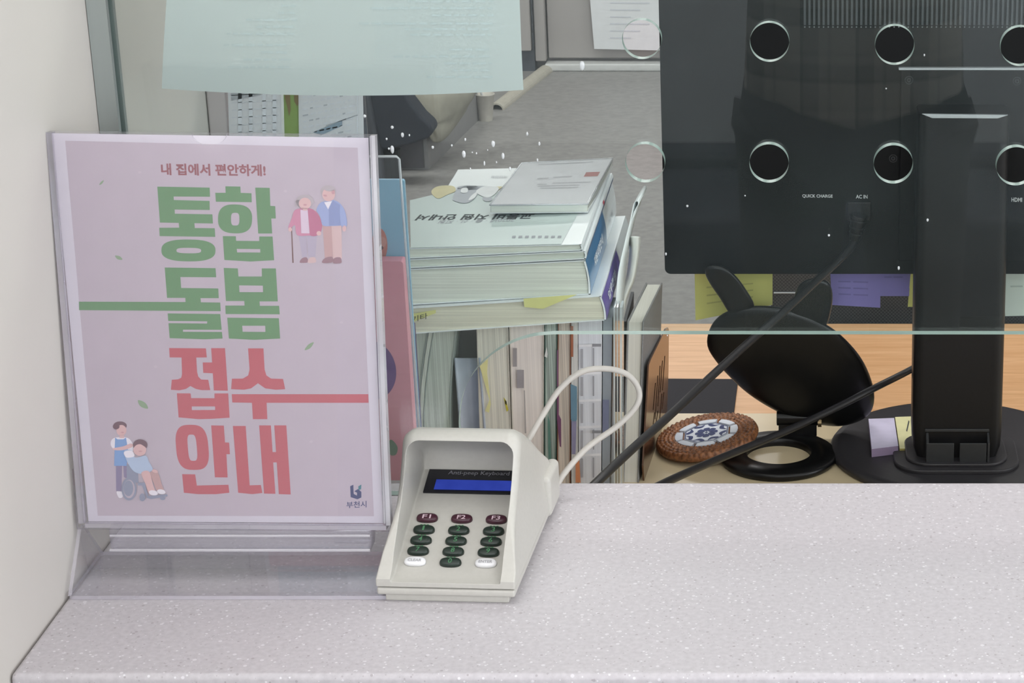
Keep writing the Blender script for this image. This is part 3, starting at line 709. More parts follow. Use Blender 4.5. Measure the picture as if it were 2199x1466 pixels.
# cable holder at the foot of the column
def cl(u, v, o=0): return onY(u, v, CFY - o)
g = G()
for u0, u1, v0, v1, o in ((1992, 2049, 952, 1005, .013), (2060, 2119, 952, 1007, .013)):
    a, b = cl(u0, v1, o), cl(u1, v0, o); g.box(a.x, b.x, CFY - o, CFY - o + .002, a.z, b.z)
for u0, u1 in ((1987, 1994), (2117, 2124)):
    a, b = cl(u0, 1005, 0), cl(u1, 928, 0); x0, x1 = a.x, b.x
    g.prism([V((x0, CFY, a.z)), V((x0, CFY - .013, a.z)), V((x0, CFY - .013, cl(2000, 952, .013).z)), V((x0, CFY, b.z))], V((x1 - x0, 0, 0)))
a, b = cl(1986, 926), cl(2124, 921); g.box(a.x, b.x, CFY - .0018, CFY, a.z, a.z + .003)
a, b = cl(1990, 1006, .0), cl(2120, 1003, .0); g.box(a.x, b.x, CFY - .013, CFY, a.z, a.z + .002)
g.build('cable_clip', mat('clip_black', (46, 48, 50), .45), mo, bevel=.0005)
# round base and stepped plinth
bc = V((.1455, 2.128, 0)); br = .1295
g = G(); g.loft([[bc + V((br * s * math.cos(2 * math.pi * i / 72), br * s * math.sin(2 * math.pi * i / 72), z)) for i in range(72)] for s, z in ((.985, L0), (1, L0 + .002), (1, L0 + .006), (.985, L0 + .0085), (.93, L0 + .0095))])
g.build('base', mat('monitor_base_black', (50, 49, 52), .42, var=.06, scale=300, bump=.03), mo, smooth=True)
cc = (cx0 + cx1) / 2
g = G(); g.loft([[V((x, y, z)) for x, y in rrect(cc - .064 * s, cc + .064 * s, CFY - .028 * s, CFY + .08 * s, .03, 7)] for s, z in ((1, L0 + .0095), (1, L0 + .0125), (.98, L0 + .0135))])
g.loft([[V((x, y, z)) for x, y in rrect(cc - .052 * s, cc + .052 * s, CFY - .018 * s, CFY + .07 * s, .026, 7)] for s, z in ((1, L0 + .0135), (1, L0 + .0155), (.98, L0 + .0165))])
g.build('plinth', mat('monitor_base_black', (50, 49, 52)), mo, bevel=.0005)
# port lettering, screws, seams, AC plug
def mtext(s, u0, u1, v0, v1, bold=.02):
    g = G(); text_quad(g, s, onY(u0, v1, MY - .0003), onY(u1, v1 + (u1 - u0) * .01, MY - .0003), onY(u0, v0, MY - .0003), 0, bold)
    g.build('port_marking', mat('port_print_white', (196, 198, 200), .5), mo, fix=False, label='printed ' + s)
mtext('QUICK CHARGE', 1723, 1788, 417, 425); mtext('AC IN', 1838, 1863, 418, 426)
for u, v in ((1952, 172), (2184, 174), (1918, 340), (2170, 352)):
    g = G(); c0 = onY(u, v, MY - .0065 if v < 250 else MY - .0003)
    for r0, r1, dy in ((.0042, .0034, 0), (.0022, .001, 0)):
        g.loft([[c0 + V((r * math.cos(2 * math.pi * i / 20), d, r * math.sin(2 * math.pi * i / 20))) for i in range(20)] for r, d in ((r0, .001), (r0, -.0005), (r1, -.0005), (r1, .001))], caps=False)
    g.build('screw', mat('screw_black', (40, 42, 44), .3), mo, smooth=False)
g = G(); text_quad(g, 'HDMI', onY(2172, 433, MY - .0067), onY(2195, 433.5, MY - .0067), onY(2172, 424, MY - .0067), 0, .02); g.build('port_marking', mat('port_print_white', (196, 198, 200), .5), mo, fix=False, label='printed HDMI')
a, b = onY(1655, 590, MY), onY(1930, 436, MY)
g = G(); g.box(onY(1820, 470, MY).x, onY(1870, 470, MY).x, MY - .004, MY, onY(1820, 472, MY).z, onY(1820, 432, MY).z); g.build('power_inlet', BLACK, mo, bevel=.001)

pwc = thing('power_cord', tuple(onY(1840, 500, MY - .01)), 'black power cord plugged into the monitor back, running down to the counter edge', 'cable')
g = G(); t = onY(1845, 462, MY - .014); e = onY(1834, 515, MY - .013)
g.tube([t, t + (e - t) * .4, e], [.0085, .0075, .0052], 0, 12)
g.tube([t + (e - t) * .15, t + (e - t) * .22], .0092, 0, 12); g.tube([t + (e - t) * .45, t + (e - t) * .5], .0082, 0, 12); g.tube([t + (e - t) * .7, t + (e - t) * .75], .0072, 0, 12)
g.build('plug', BLACK, pwc, smooth=False, bevel=.0005)
path = [tuple(e)] + [tuple(onY(u, v, Y)) for u, v, Y in ((1828, 530, 2.105), (1800, 560, 2.085), (1752, 604, 2.05), (1680, 672, 1.985), (1600, 742, 1.92), (1520, 815, 1.845), (1440, 890, 1.76), (1362, 960, 1.68), (1300, 1018, 1.62), (1262, 1055, 1.592))]
g = G(); g.tube(smooth_path(path, 6), .0038, 0, 12); g.build('cord', CABLE, pwc, smooth=True)
path = [tuple(onY(u, v, Y)) for u, v, Y in ((1990, 775, 2.15), (1940, 802, 2.13), (1880, 832, 2.075), (1800, 873, 2.03), (1700, 920, 1.97), (1600, 962, 1.89), (1520, 995, 1.81), (1450, 1026, 1.72), (1400, 1050, 1.66))]
g = G(); g.tube(smooth_path(path, 6), .0036, 0, 12)
g.build('video_cord', CABLE, smooth=True, label='black cord running from behind the monitor column across coaster and mirror', cat='cable')

g = G(); p = onY(1497, 590, MY + .03); g.box(p.x - .003, p.x + .003, MY + .03, MY + .036, zb - .0012, zb + .001)
m, nt, out = nt_new('orange_status_led'); em = nt.nodes.new('ShaderNodeEmission'); em.inputs[0].default_value = (1, .3, .05, 1); em.inputs[1].default_value = 1.6; nt.links.new(em.outputs[0], out.inputs[0])
g.build('status_light', m, mo, label='tiny orange power light')
# notes hanging from the lower bezel
def note(name_rgb, pts, label, Y, lines=3):
    g = G(); nrm = V((0, .0004, 0))
    P = [onY(u, v, Y) for u, v in pts]
    rows = []
    for j in range(7):
        t = j / 6; w = V((0, -.004 * t * t, 0))
        rows.append([P[0] + (P[3] - P[0]) * t + (P[1] + (P[2] - P[1]) * t - P[0] - (P[3] - P[0]) * t) * s / 4 + w for s in range(5)])
    g.grid(rows)
    for k in range(lines):
        t0 = .45 + k * .14
        for s0, s1 in ((.15, .4), (.45, .75)):
            q = lambda s, t: P[0] + (P[3] - P[0]) * t + (P[1] + (P[2] - P[1]) * t - P[0] - (P[3] - P[0]) * t) * s + V((0, -.004 * t * t - .0005, 0))
            g.poly([q(s0, t0 + .03), q(s1, t0 + .03), q(s1, t0), q(s0, t0)], 1)
    g.build('sticky_note', [mat(name_rgb[0], name_rgb[1], .75, var=.02, scale=30), mat(name_rgb[0] + '_ink', tuple(int(c * .88) for c in name_rgb[1]), .8)], fix=False, label=label, cat='sticky note', group='sticky notes hanging from the monitor bezel')
NY = MY + .040
note(('note_yellow', (232, 226, 130)), [(1491, 560), (1659, 562), (1659, 652), (1494, 685)], 'wide yellow sticky note hanging under the monitor behind the bunny mirror ears', NY)
note(('note_purple', (140, 128, 196)), [(1782, 560), (1891, 560), (1890, 658), (1786, 652)], 'longer purple sticky note hanging under the monitor right of the bunny mirror', NY)
note(('note_purple', (140, 128, 196)), [(1889, 560), (1957, 560), (1952, 633), (1889, 633)], 'shorter purple sticky note hanging under the monitor next to the column', NY + .002, 1)
note(('note_yellow', (232, 226, 130)), [(1958, 560), (2020, 560), (2015, 657), (1949, 656)], 'slim sliver of yellow sticky note mostly behind the monitor column', NY + .001, 1)
note(('note_mint', (196, 206, 198)), [(2150, 560), (2260, 560), (2260, 674), (2158, 676)], 'pale mint sticky note hanging under the monitor right of the column', NY, 1)

# sticky pads on the monitor base
def pad(pts, th, rgb, side, label, mark=False):
    z1 = L0 + .0097 + th
    P = [onZ(u, v, z1) for u, v in pts]
    g = G(); g.prism([p - V((0, 0, th)) for p in P], V((0, 0, th)), 0, 1)
    if mark:
        q = lambda u, v: onZ(u, v, z1 + .0003)
        g.poly([q(1951, 902), q(1953, 905), q(1948, 927), q(1946, 924)], 2)
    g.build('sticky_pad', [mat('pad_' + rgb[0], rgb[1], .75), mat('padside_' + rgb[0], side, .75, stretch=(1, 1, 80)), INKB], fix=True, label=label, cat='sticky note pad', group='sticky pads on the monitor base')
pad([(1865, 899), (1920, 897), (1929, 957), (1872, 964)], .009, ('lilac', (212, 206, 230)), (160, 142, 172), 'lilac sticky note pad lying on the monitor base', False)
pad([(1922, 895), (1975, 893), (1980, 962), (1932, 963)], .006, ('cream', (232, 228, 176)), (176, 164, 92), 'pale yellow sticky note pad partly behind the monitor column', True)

# ================================================================== COASTER
ca = onZ(1519, 940, L0 + .013)
tilt = Matrix.Rotation(math.radians(-8.5), 4, 'Y') @ Matrix.Rotation(math.radians(2), 4, 'X')
CM = Matrix.Translation(ca) @ tilt
R0 = .0545
cs = thing('coaster', tuple(ca), 'round woven rattan coaster with a blue and white ceramic tile', 'coaster')
RAT = mat('rattan_weave', (158, 104, 66), .45, var=.3, scale=260, dark=(78, 46, 28))
g = G(); n = 200
rings = []
prof = []
for k in range(34):
    r = .0325 + (R0 - .0325) * k / 33
    prof.append((r, k))
def zprof(r):
    t = (r - .0325) / (R0 - .0325)
    return .0055 + .0016 * math.sin(math.pi * min(1, t * 1.05)) - (.0035 * max(0, (t - .86) / .14) ** 2)
rings.append([CM @ V((R0 * .97 * math.cos(2 * math.pi * i / n), R0 * .97 * math.sin(2 * math.pi * i / n), -.003)) for i in range(n)])
rings.append([CM @ V((R0 * 1.0 * math.cos(2 * math.pi * i / n), R0 * 1.0 * math.sin(2 * math.pi * i / n), .0005)) for i in range(n)])
for r, k in prof[::-1]:
    t = (r - .0325) / (R0 - .0325)
    row = []
    for i in range(n):
        th = 2 * math.pi * i / n
        band = int(t * 4.999); ph = (t * 5 - band)
        tw = math.sin(50 * th + band * math.pi + ph * 1.6)
        row.append(CM @ V((r * math.cos(th), r * math.sin(th), zprof(r) + .0009 * tw * math.sin(math.pi * ph) ** .5 - .0008 * (1 - math.sin(math.pi * ph)))))
    rings.append(row)
rings.append([CM @ V((.031 * math.cos(2 * math.pi * i / n), .031 * math.sin(2 * math.pi * i / n), .0035)) for i in range(n)])
g.loft(rings); g.build('woven_rim', RAT, cs, smooth=True)
CER = mat('white_glazed_ceramic', (208, 214, 224), .3, var=.02, spec=.2); BLU = mat('cobalt_glaze', (46, 60, 112), .4, var=.15, scale=400, spec=.12)
g = G()
def cz(x, y, o=0): return CM @ V((x, y, .0062 + o))
oc = [(.0252 * math.cos(math.radians(22.5 + 45 * i)), .0252 * math.sin(math.radians(22.5 + 45 * i))) for i in range(8)]
g.prism([CM @ V((x, y, .003)) for x, y in oc], (CM.to_3x3() @ V((0, 0, 1))) * .0032, 0)
for i in range(8):       # eight rim segments
    a0 = math.radians(22.5 + 45 * i + 4); a1 = math.radians(22.5 + 45 * i + 41)
    pts = [(.0272 / math.cos((a - math.radians(45 * i + 45))) * .925 * math.cos(a), .0272 / math.cos((a - math.radians(45 * i + 45))) * .925 * math.sin(a)) for a in (a0, a1)]
    outer_ = [(.0335 * math.cos(a1 + (a0 - a1) * k / 6), .0335 * math.sin(a1 + (a0 - a1) * k / 6)) for k in range(7)]
    g.prism([CM @ V((x, y, .003)) for x, y in pts + outer_], (CM.to_3x3() @ V((0, 0, 1))) * .0036, 0)
tile = g.build('ceramic_tile', CER, cs, bevel=.0004, label='blue and white ceramic tile')
g = G()
def dd(pts, mi=0, o=.0002): g.poly([cz(x, y, o) for x, y in pts], mi)
for i in range(8):
    (x0, y0), (x1, y1) = oc[i], oc[(i + 1) % 8]
    dd([(x0 * .97, y0 * .97), (x1 * .97, y1 * .97), (x1 * .925, y1 * .925), (x0 * .925, y0 * .925)])
for i in range(8):
    a = 2 * math.pi * i / 8
    dd([(r_ * math.cos(a) - s_ * math.sin(a), r_ * math.sin(a) + s_ * math.cos(a)) for r_, s_ in smooth_loop([(.0028, 0), (.0075, .0032), (.0115, .0026), (.0118, -.0026), (.0075, -.0032)], 3)])
    a += math.pi / 8
    dd([(r_ * math.cos(a) - s_ * math.sin(a), r_ * math.sin(a) + s_ * math.cos(a)) for r_, s_ in smooth_loop([(.0150, .0005), (.0188, .0068), (.0215, .0040), (.0195, -.001), (.0205, -.0060), (.0172, -.0035)], 3)])
dd(ell(0, 0, .0016, .0016, 12), 0, .0003)
g.build('glaze_pattern', BLU, tile, fix=False)

# ================================================================== BUNNY MIRROR
mr = thing('bunny_mirror', tuple(onZ(1672, 985, L0)), 'black standing make-up mirror with bunny ears seen from behind, on a ring base', 'mirror')
rc = onZ(1672, 986, L0)
ro = (onZ(1799, 984, L0 + .006).x - onZ(1546, 984, L0 + .006).x) / 2
ri = (onZ(1743, 984, L0 + .008).x - onZ(1604, 984, L0 + .008).x) / 2
icx = V((.0, .003, 0))
g = G(); n = 72
def cir(r, z, off=V((0, 0, 0))): return [rc + off + V((r * math.cos(2 * math.pi * i / n), r * 1.03 * math.sin(2 * math.pi * i / n), z)) for i in range(n)]
g.loft([cir(ri, 0, icx), cir(ro * .97, 0), cir(ro, .003), cir(ro, .006), cir(ro * .96, .0085), cir(ri * 1.06, .0085, icx), cir(ri, .0065, icx), cir(ri, 0, icx)], caps=False)
g.build('ring_base', BLACKG, mr, smooth=True)
HB = onZ(1712, 925, L0 + .010); HY = HB.y
hpl = V((0, HY - .004, 0)); hn = V((0, -math.cos(math.radians(17)), math.sin(math.radians(-17)))).normalized()
def hp(u, v, o=0): return onplane(u, v, V((0, HY, L0 + .02)) + hn * o, hn)
head = smooth_loop([(1519, 742), (1524, 706), (1545, 678), (1580, 662), (1625, 656), (1680, 660), (1735, 677), (1785, 703), (1825, 738), (1855, 778), (1874, 825), (1877, 862), (1866, 890), (1838, 907), (1800, 915), (1755, 911), (1705, 899), (1655, 876), (1608, 846), (1570, 812), (1538, 776)], 4)
hc = (1698, 787)
def bulge(g, loop, c, th, prof):
    rings = []
    for s, o in prof: rings.append([hp(c[0] + (u - c[0]) * s, c[1] + (v - c[1]) * s, o * th) for u, v in loop])
    g.loft(rings)
BP = [(.975, -.5), (1, -.3), (1.0, .1), (.985, .38), (.94, .6), (.8, .8), (.5, .95), (.15, 1.0)]
g = G(); bulge(g, head, hc, .010, BP); g.build('mirror_case', BLACKG, mr, smooth=True)
e1 = smooth_loop([(1572, 678), (1546, 640), (1524, 608), (1514, 586), (1517, 573), (1532, 568), (1556, 573), (1578, 590), (1600, 618), (1620, 656), (1600, 672)], 4)
e2 = smooth_loop([(1698, 676), (1703, 645), (1714, 614), (1733, 600), (1757, 597), (1779, 606), (1788, 630), (1785, 665), (1772, 700), (1740, 690)], 4)
for lp, c in ((e1, (1564, 618)), (e2, (1745, 648))):
    g = G(); bulge(g, lp, c, .008, BP); g.build('ear', BLACKG, mr, smooth=True)
g = G(); a, b = hp(1668, 905), hp(1758, 905)
g.tube([V((a.x, HY - .002, L0 + .026)), V((b.x, HY - .002, L0 + .026))], .0085, 0, 16)
g.box(a.x + .002, b.x - .002, HY - .008, HY + .008, L0 + .007, L0 + .026); g.build('hinge', BLACKG, mr, bevel=.0008)
g = G(); p = V((b.x - .001, HY - .006, L0 + .022)); g.tube([p, p + V((.004, 0, 0))], .005, 0, 14); g.build('hinge_pin', mat('brass_pin', (140, 122, 90), .3, metal=.8), mr, label='dull brass hinge end')

# ================================================================== BLACK MOUSE PAD, CHAIR
q = [onZ(1425, 812, D0 + .004), onZ(1585, 813, D0 + .004), onZ(1574, 900, D0 + .004), onZ(1390, 900, D0 + .004)]
g = G(); g.prism([p - V((0, 0, .0038)) for p in q], V((0, 0, .0038))); g.build('mouse_pad', mat('black_pad_fabric', (40, 40, 46), .8, var=.1, scale=500), label='flat black pad on the wooden desk left of the mirror', cat='mouse pad', bevel=.0008)
ch = thing('office_chair', (.2, de + .25, FZ), 'black mesh office chair behind the desk under the monitor', 'chair')
def mesh_mat():
    m, nt, out = nt_new('chair_mesh'); N, L = nt.nodes, nt.links
    b = N.new('ShaderNodeBsdfPrincipled'); L.new(b.outputs[0], out.inputs[0]); b.inputs['Roughness'].default_value = .7
    tc = N.new('ShaderNodeTexCoord'); ck = N.new('ShaderNodeTexChecker'); ck.inputs['Scale'].default_value = 420
    ck.inputs[1].default_value = (*lin((66, 62, 62)), 1); ck.inputs[2].default_value = (*lin((34, 32, 33)), 1)
    L.new(tc.outputs['Object'], ck.inputs['Vector']); L.new(ck.outputs[0], b.inputs['Base Color'])
    return m
CHM = mesh_mat()
cy = de + .03; cxl = onY(1655, 640, cy).x
g = G(); add_plate(g, [rrect(cxl, cxl + .50, -.55, .12, .06)], .02, (0, cy + .02, 0), (1, 0, 0), (0, 0, 1)); g.build('backrest', CHM, ch, bevel=.004)
a = onY(1655, 630, cy + .005); g = G(); g.tube([V((cxl + .004, cy + .008, a.z)), V((cxl + .2, cy + .008, a.z))], .0012, 0, 8); g.build('backrest_glint', GLINT, ch)  # chair highlight painted as a thin pale tube
g = G(); g.box(cxl + .01, cxl + .49, cy + .03, cy + .5, -.60, -.52); g.build('seat', mat('black_seat', (34, 34, 36), .8), ch, bevel=.02)
g = G(); g.tube([V((cxl + .25, cy + .28, -.60)), V((cxl + .25, cy + .28, FZ + .08))], .03, 0, 16); g.build('gas_column', BLACK, ch)
for k in range(5):
    t = 2 * math.pi * k / 5; g = G(); c0 = V((cxl + .25, cy + .28, FZ + .09)); e = c0 + V((.27 * math.cos(t), .22 * math.sin(t), -.03))
    g.tube([c0, e], [.025, .016], 0, 10); g.tube([e + V((-.012, 0, -.03)), e + V((.012, 0, -.03))], .03, 0, 14); g.build('leg', BLACK, ch)

# ================================================================== BOOK STACK
SY = 1.85
def pages(name, rgb, axis='z', var=.14):
    st_ = {'z': (4, 4, 900), 'x': (900, 6, 4)}[axis]
    return mat(name, rgb, .8, var=var, scale=1.0, stretch=st_)
PGZ = pages('page_edges_pale', (230, 232, 220)); PGZ2 = pages('page_edges_cream', (232, 228, 208)); PGZ3 = pages('page_edges_grey', (222, 226, 214))
WCOV = mat('white_gloss_cover', (236, 240, 242), .25, var=.01, scale=10, coat=.3)
def lying(name, label, frb, frt, flb, flt, depth, cov, pg, spine=None, w=None, ct=.0007, inset=.0012, yback=0, bow=.002):
    """book lying flat, spine on the right; front corners given as z at the front plane"""
    rb, rt_ = onY(frb[0], frb[1], SY), onY(frt[0], frt[1], SY); lb, lt = onY(flb[0], flb[1], SY), onY(flt[0], flt[1], SY)
    for p in (rb, rt_, lb, lt): p.y += yback
    b = thing(name, tuple((rb + lb) / 2), label, 'book', 'books stacked flat on the file row')
    D = V((0, depth, 0)); up = V((0, 0, ct))
    g = G(); g.hexa([lb, rb, rb + D, lb + D, lb + up, rb + up, rb + D + up, lb + D + up]); g.build('back_cover', cov, b)
    g = G(); g.hexa([lt - up, rt_ - up, rt_ - up + D, lt - up + D, lt, rt_, rt_ + D, lt + D]); fc = g.build('front_cover', cov, b)
    g = G(); x = V((inset, 0, 0)); y = V((0, inset, 0))
    nn = 6; rows = []
    L_ = [lb + up + (lt - lb - up * 2) * k / nn for k in range(nn + 1)]; R_ = [rb + up + (rt_ - rb - up * 2) * k / nn - x for k in range(nn + 1)]
    ringsF = []
    for k in range(nn + 1):
        bo = bow * math.sin(math.pi * k / nn)
        ringsF.append([L_[k] + y + V((0, -bo * .4 + bow * .4, 0)), R_[k] + y + V((0, -bo * .4 + bow * .4, 0)), R_[k] + D - y, L_[k] + D - y])
    g.loft(ringsF); g.build('page_block', pg, b)
    g = G(); n = 6; pr = []
    for k in range(n + 1):
        t = k / n; p = rb + (rt_ - rb) * t + V((.0012 * math.sin(math.pi * t), 0, 0)); pr.append(p)
    poly = pr + [p + V((-.0016, 0, 0)) for p in pr[::-1]]
    g.prism(poly, D); sp_ = g.build('spine', spine or cov, b)
    return b, fc, sp_, (lb, rb, rt_, lt, D)
BLUESP = mat('blue_spine', (52, 116, 164), .3, var=.03, coat=.3); PURSP = mat('purple_spine', (112, 96, 166), .35, var=.03)
b4, _, s4, P4 = lying('thick_book', 'thick cream book with purple spine, lowest of the flat stack', (1303, 683), (1292, 631), (878, 713), (878, 657), .262, WCOV, PGZ2, WCOV, yback=-.006)
b3, _, s3, P3 = lying('thick_book', 'thick book with blue spine, second from the bottom of the flat stack', (1268, 632), (1257, 559), (878, 655), (878, 578), .268, WCOV, PGZ, WCOV)
b2, _, s2_, P2 = lying('thin_book', 'thin white book second from the top of the flat book stack', (1258, 556), (1256, 539), (878, 576), (878, 557), .272, WCOV, PGZ3, WCOV)
b1, f1, s1, P1 = lying('guide_book', 'white and pale green guide book with cartoon cover, topmost full-size book of stack', (1250, 537.5), (1248, 524), (878, 555), (880, 533), .276, WCOV, PGZ, WCOV)
# cover print on the top book, seen upside down
ztop1 = P1[3].z
g = G()
zl, zr = P1[3].z, P1[2].z; xl_, xr_ = P1[3].x, P1[2].x
def cz1(u, v, o=.0004):
    z = (zl + zr) / 2
    for _ in range(3):
        p = onZ(u, v, z + o); z = zl + (zr - zl) * (p.x - xl_) / (xr_ - xl_)
    return onZ(u, v, z + o)
grn = [(882, 532), (1205, 524), (1262, 420), (1262, 418), (1180, 415), (1080, 412), (990, 412), (930, 418), (880, 430)]
g.poly([cz1(*p) for p in grn], 0)
for lp, mi in (([(926, 412), (940, 400), (972, 399), (978, 410), (960, 418), (940, 426)], 1), ([(972, 425), (985, 402), (1010, 398), (1030, 404), (1020, 425), (1000, 436), (978, 432)], 2), ([(1022, 412), (1040, 400), (1070, 402), (1064, 415), (1046, 424)], 3), ([(1040, 406), (1078, 400), (1062, 412), (1040, 420)], 1), ([(985, 400), (1040, 399), (1035, 406), (990, 408)], 2), ([(1036, 424), (1052, 418), (1056, 430), (1042, 432)], 2)):
    g.poly([cz1(u, v, .0006 + .0001 * mi) for u, v in smooth_loop(lp, 4)], mi)
for lp in ([(992, 404), (1004, 404), (1003, 413), (990, 413)], [(1012, 420), (1024, 412), (1020, 424), (1006, 430)]):
    g.poly([cz1(u, v, .0011) for u, v in smooth_loop(lp, 4)], 3)
text_quad(g, '교통비 지원 안내서', cz1(1150, 458, .0006), cz1(902, 460.5, .0006), cz1(1140, 470.5, .0006), 4, .03)
text_quad(g, '2020년 · 출 · 산 · 지원', cz1(1108, 468.5, .0006), cz1(946, 472, .0006), cz1(1102, 476.5, .0006), 5, .01)
text_quad(g, '국민건강', cz1(1090, 377, .0006), cz1(1055, 377, .0006), cz1(1089, 382, .0006), 5, .0)
for u in range(1100, 1200, 14): g.poly([cz1(u, 506, .0006), cz1(u + 8, 505.6, .0006), cz1(u + 7, 510.6, .0006), cz1(u - 1, 511, .0006)], 5)
g.build('cover_print', [mat('pale_green_cover', (190, 204, 202), .3, var=.01, coat=.3), mat('cartoon_ochre', (206, 196, 152), .4), mat('cartoon_grey', (176, 180, 188), .4), mat('cartoon_white', (232, 234, 236), .4), INKB, INK, INKL], b1, fix=False, label='pale green cover print with upside-down title')
# spine prints
def spine_print(parent, P, x_out, items, texts, name='spine_print'):
    lb, rb, rt_, lt, D = P
    g = G(); mats = []
    def q(s, t, o=.0002):     # s along the depth, t up the spine
        p = rb + (rt_ - rb) * t + V((.0012 * math.sin(math.pi * t) + o + x_out, 0, 0)); return p + D * s
    for s0, s1, t0, t1, m in items:
        if m not in mats: mats.append(m)
        N_ = 8
        rows = [[q(s0, t0 + (t1 - t0) * k / N_), q(s1, t0 + (t1 - t0) * k / N_)] for k in range(N_ + 1)]; g.grid(rows, mats.index(m))
    for s, s0, s1, t0, t1, m, bold in texts:
        if m not in mats: mats.append(m)
        text_quad(g, s, q(s0, t0, .0008), q(s1, t0, .0008), q(s0, t1, .0008), mats.index(m), bold)
    g.build(name, mats, parent, fix=False)
WHT = mat('white_print_ink', (232, 236, 240), .5)
spine_print(s3, P3, 0, [(0, .60, .0, 1, BLUESP)], [('지원사업안내', .16, .46, .36, .66, WHT, .03), ('알림', .70, .86, .3, .5, INK, 0)])
spine_print(s2_, P2, 0, [(.02, .98, .05, .55, mat('navy_spine_line', (58, 76, 120), .35)), (.60, .64, .05, .9, mat('red_spine_mark', (176, 60, 72), .4))], [])
spine_print(s4, P4, 0, [(.0, .56, .0, .94, PURSP)], [('업무편람', .12, .40, .35, .7, WHT, .02), ('공단', .70, .80, .3, .5, INKB, 0)])
# tabs sticking out of book 4
def tabnote(parent, pts, Y, rgb='tab_yellow', text=None):
    g = G(); P = [onY(u, v, Y) for u, v in pts]; g.poly(P)
    if text: text_quad(g, text, onY(884, 693, Y - .0005), onY(918, 684, Y - .0005), onY(884, 680, Y - .0005), 1, .0)
    g.build('page_tab', [mat(rgb, (226, 224, 150), .75), INKB], parent, solid=0, fix=False, label='yellow sticky tab')
tabnote(b4, [(1124, 641), (1240, 632), (1180, 657), (1166, 663), (1126, 659)], SY - .0085)
tabnote(b4, [(884, 674), (936, 665), (936, 672), (884, 692)], SY - .0085, text='기타')
# small booklet in a clear sleeve on top
zb1 = max(P1[3].z, P1[2].z) + .0008; zt1 = zb1 + .0085
NL, NR, FR, FL = onZ(1052, 440, zt1), onZ(1262, 438, zt1), onZ(1316, 340, zt1), onZ(1120, 350, zt1)
dz = V((0, 0, zt1 - zb1))
bk = thing('booklet', tuple((NL + FR) / 2 - dz), 'small white booklet in a clear sleeve lying on top of the book stack', 'booklet')
ctr = (NL + NR + FR + FL) / 4
sh = lambda p, k: ctr + (p - ctr) * k
g = G(); P = [sh(p, .985) for p in (NL, NR, FR, FL)]
g.hexa([p - dz * .9 for p in P] + [p - dz * .12 for p in P]); g.build('page_block', PGZ, bk)
g = G(); P = [sh(p, .995) for p in (NL, NR, FR, FL)]
g.hexa([p - dz * .12 for p in P] + [p - dz * .03 for p in P]); g.hexa([p - dz * .98 for p in P] + [p - dz * .9 for p in P])
g.build('cover', mat('booklet_cover', (242, 243, 247), .3, coat=.2), bk)
g = G(); qb = lambda u, v: onZ(u, v, zt1 + .0000)
def bq_(s, t): return NL + (NR - NL) * s + (FL + (FR - FL) * s - NL - (NR - NL) * s) * t + V((0, 0, -.0001))
g.poly([bq_(.79, .60), bq_(.94, .60), bq_(.94, .70), bq_(.79, .70)], 0)
for s0, s1, t in ((.30, .42, .58), (.46, .66, .60), (.34, .44, .44), (.5, .9, .46), (.36, .8, .40), (.40, .8, .35), (.2, .8, .93)): g.poly([bq_(s0, t), bq_(s1, t), bq_(s1, t + .025), bq_(s0, t + .025)], 1)
g.build('cover_print', [mat('seal_red', (196, 96, 88), .4), mat('faint_grey_print', (200, 201, 206), .4)], bk, fix=False, label='red seal and faint print')
g = G(); P = (NL, NR, FR, FL); e_ = V((0, 0, .0003))
g.hexa([p - dz * 1.0 for p in P] + [p + e_ for p in P]); g.build('clear_sleeve', clear('vinyl_sleeve', (.985, .985, .99), haze=.16, haze_rgb=(244, 244, 246), f0=.05), bk, bevel=.001)
g = G(); g.tube([NL, NR, FR, FL, NL], .0008, 0, 6); g.build('sleeve_seam', clear('vinyl_seam', (.9, .9, .92), haze=.3, haze_rgb=(240, 242, 246), f0=.2, rough=.1), bk, smooth=True)

# ================================================================== UPRIGHT FILES BELOW THE STACK
UY = 1.872
VB = 1060
def upright(name, label, tl, tr, bl, br_, m, Y=UY, dep=.15, vt=None, parts=None, curve=0., cat='book', cover=None, zmax=None):
    """upright file: u at the top and at v=1035, slightly bowed"""
    rings = []; n = 8
    ztop_ = onY(tl[0], tl[1], Y).z
    for k in range(n + 1):
        t = k / n; z = L0 + (ztop_ - L0) * t
        def X(top, bot):
            pt, pb2 = onY(top, tl[1], Y), onY(bot, 1035, Y)
            s = (z - pb2.z) / (pt.z - pb2.z)
            return pb2.x + (pt.x - pb2.x) * s - curve * math.sin(math.pi * max(0, min(1, s)))
        x0, x1 = X(tl[0], bl), X(tr[0], br_)
        rings.append([V((x0, Y, z)), V((x1, Y, z)), V((x1, Y + dep, z)), V((x0, Y + dep, z))])
    w = (rings[4][1] - rings[4][0]).length
    o = thing(name, tuple((rings[0][0] + rings[0][2]) / 2), label, cat, 'files standing under the book stack')
    if w > .006 and cover:
        c = .0009
        g = G(); g.loft([[r[0], r[0] + V((c, 0, 0)), r[3] + V((c, 0, 0)), r[3]] for r in rings]); g.build('cover', cover, o)
        g = G(); g.loft([[r[1] - V((c, 0, 0)), r[1], r[2], r[2] - V((c, 0, 0))] for r in rings]); g.build('cover', cover, o)
        g = G(); g.loft([[r[0] + V((c, .001, 0)), r[1] + V((-c, .001, 0)), r[2] + V((-c, -.001, 0)), r[3] + V((c, -.001, 0))] for r in rings]); g.build('page_block', m, o)
    else:
        g = G(); g.loft(rings); g.build('page_block', m, o)
    return o, rings
PX = lambda n, c, var=.14: pages(n, c, 'x', var)
GC = mat('grey_green_cover', (168, 178, 172), .5); DKC = mat('dark_cover', (58, 62, 66), .5); CRC = mat('cream_cover', (206, 200, 188), .5)
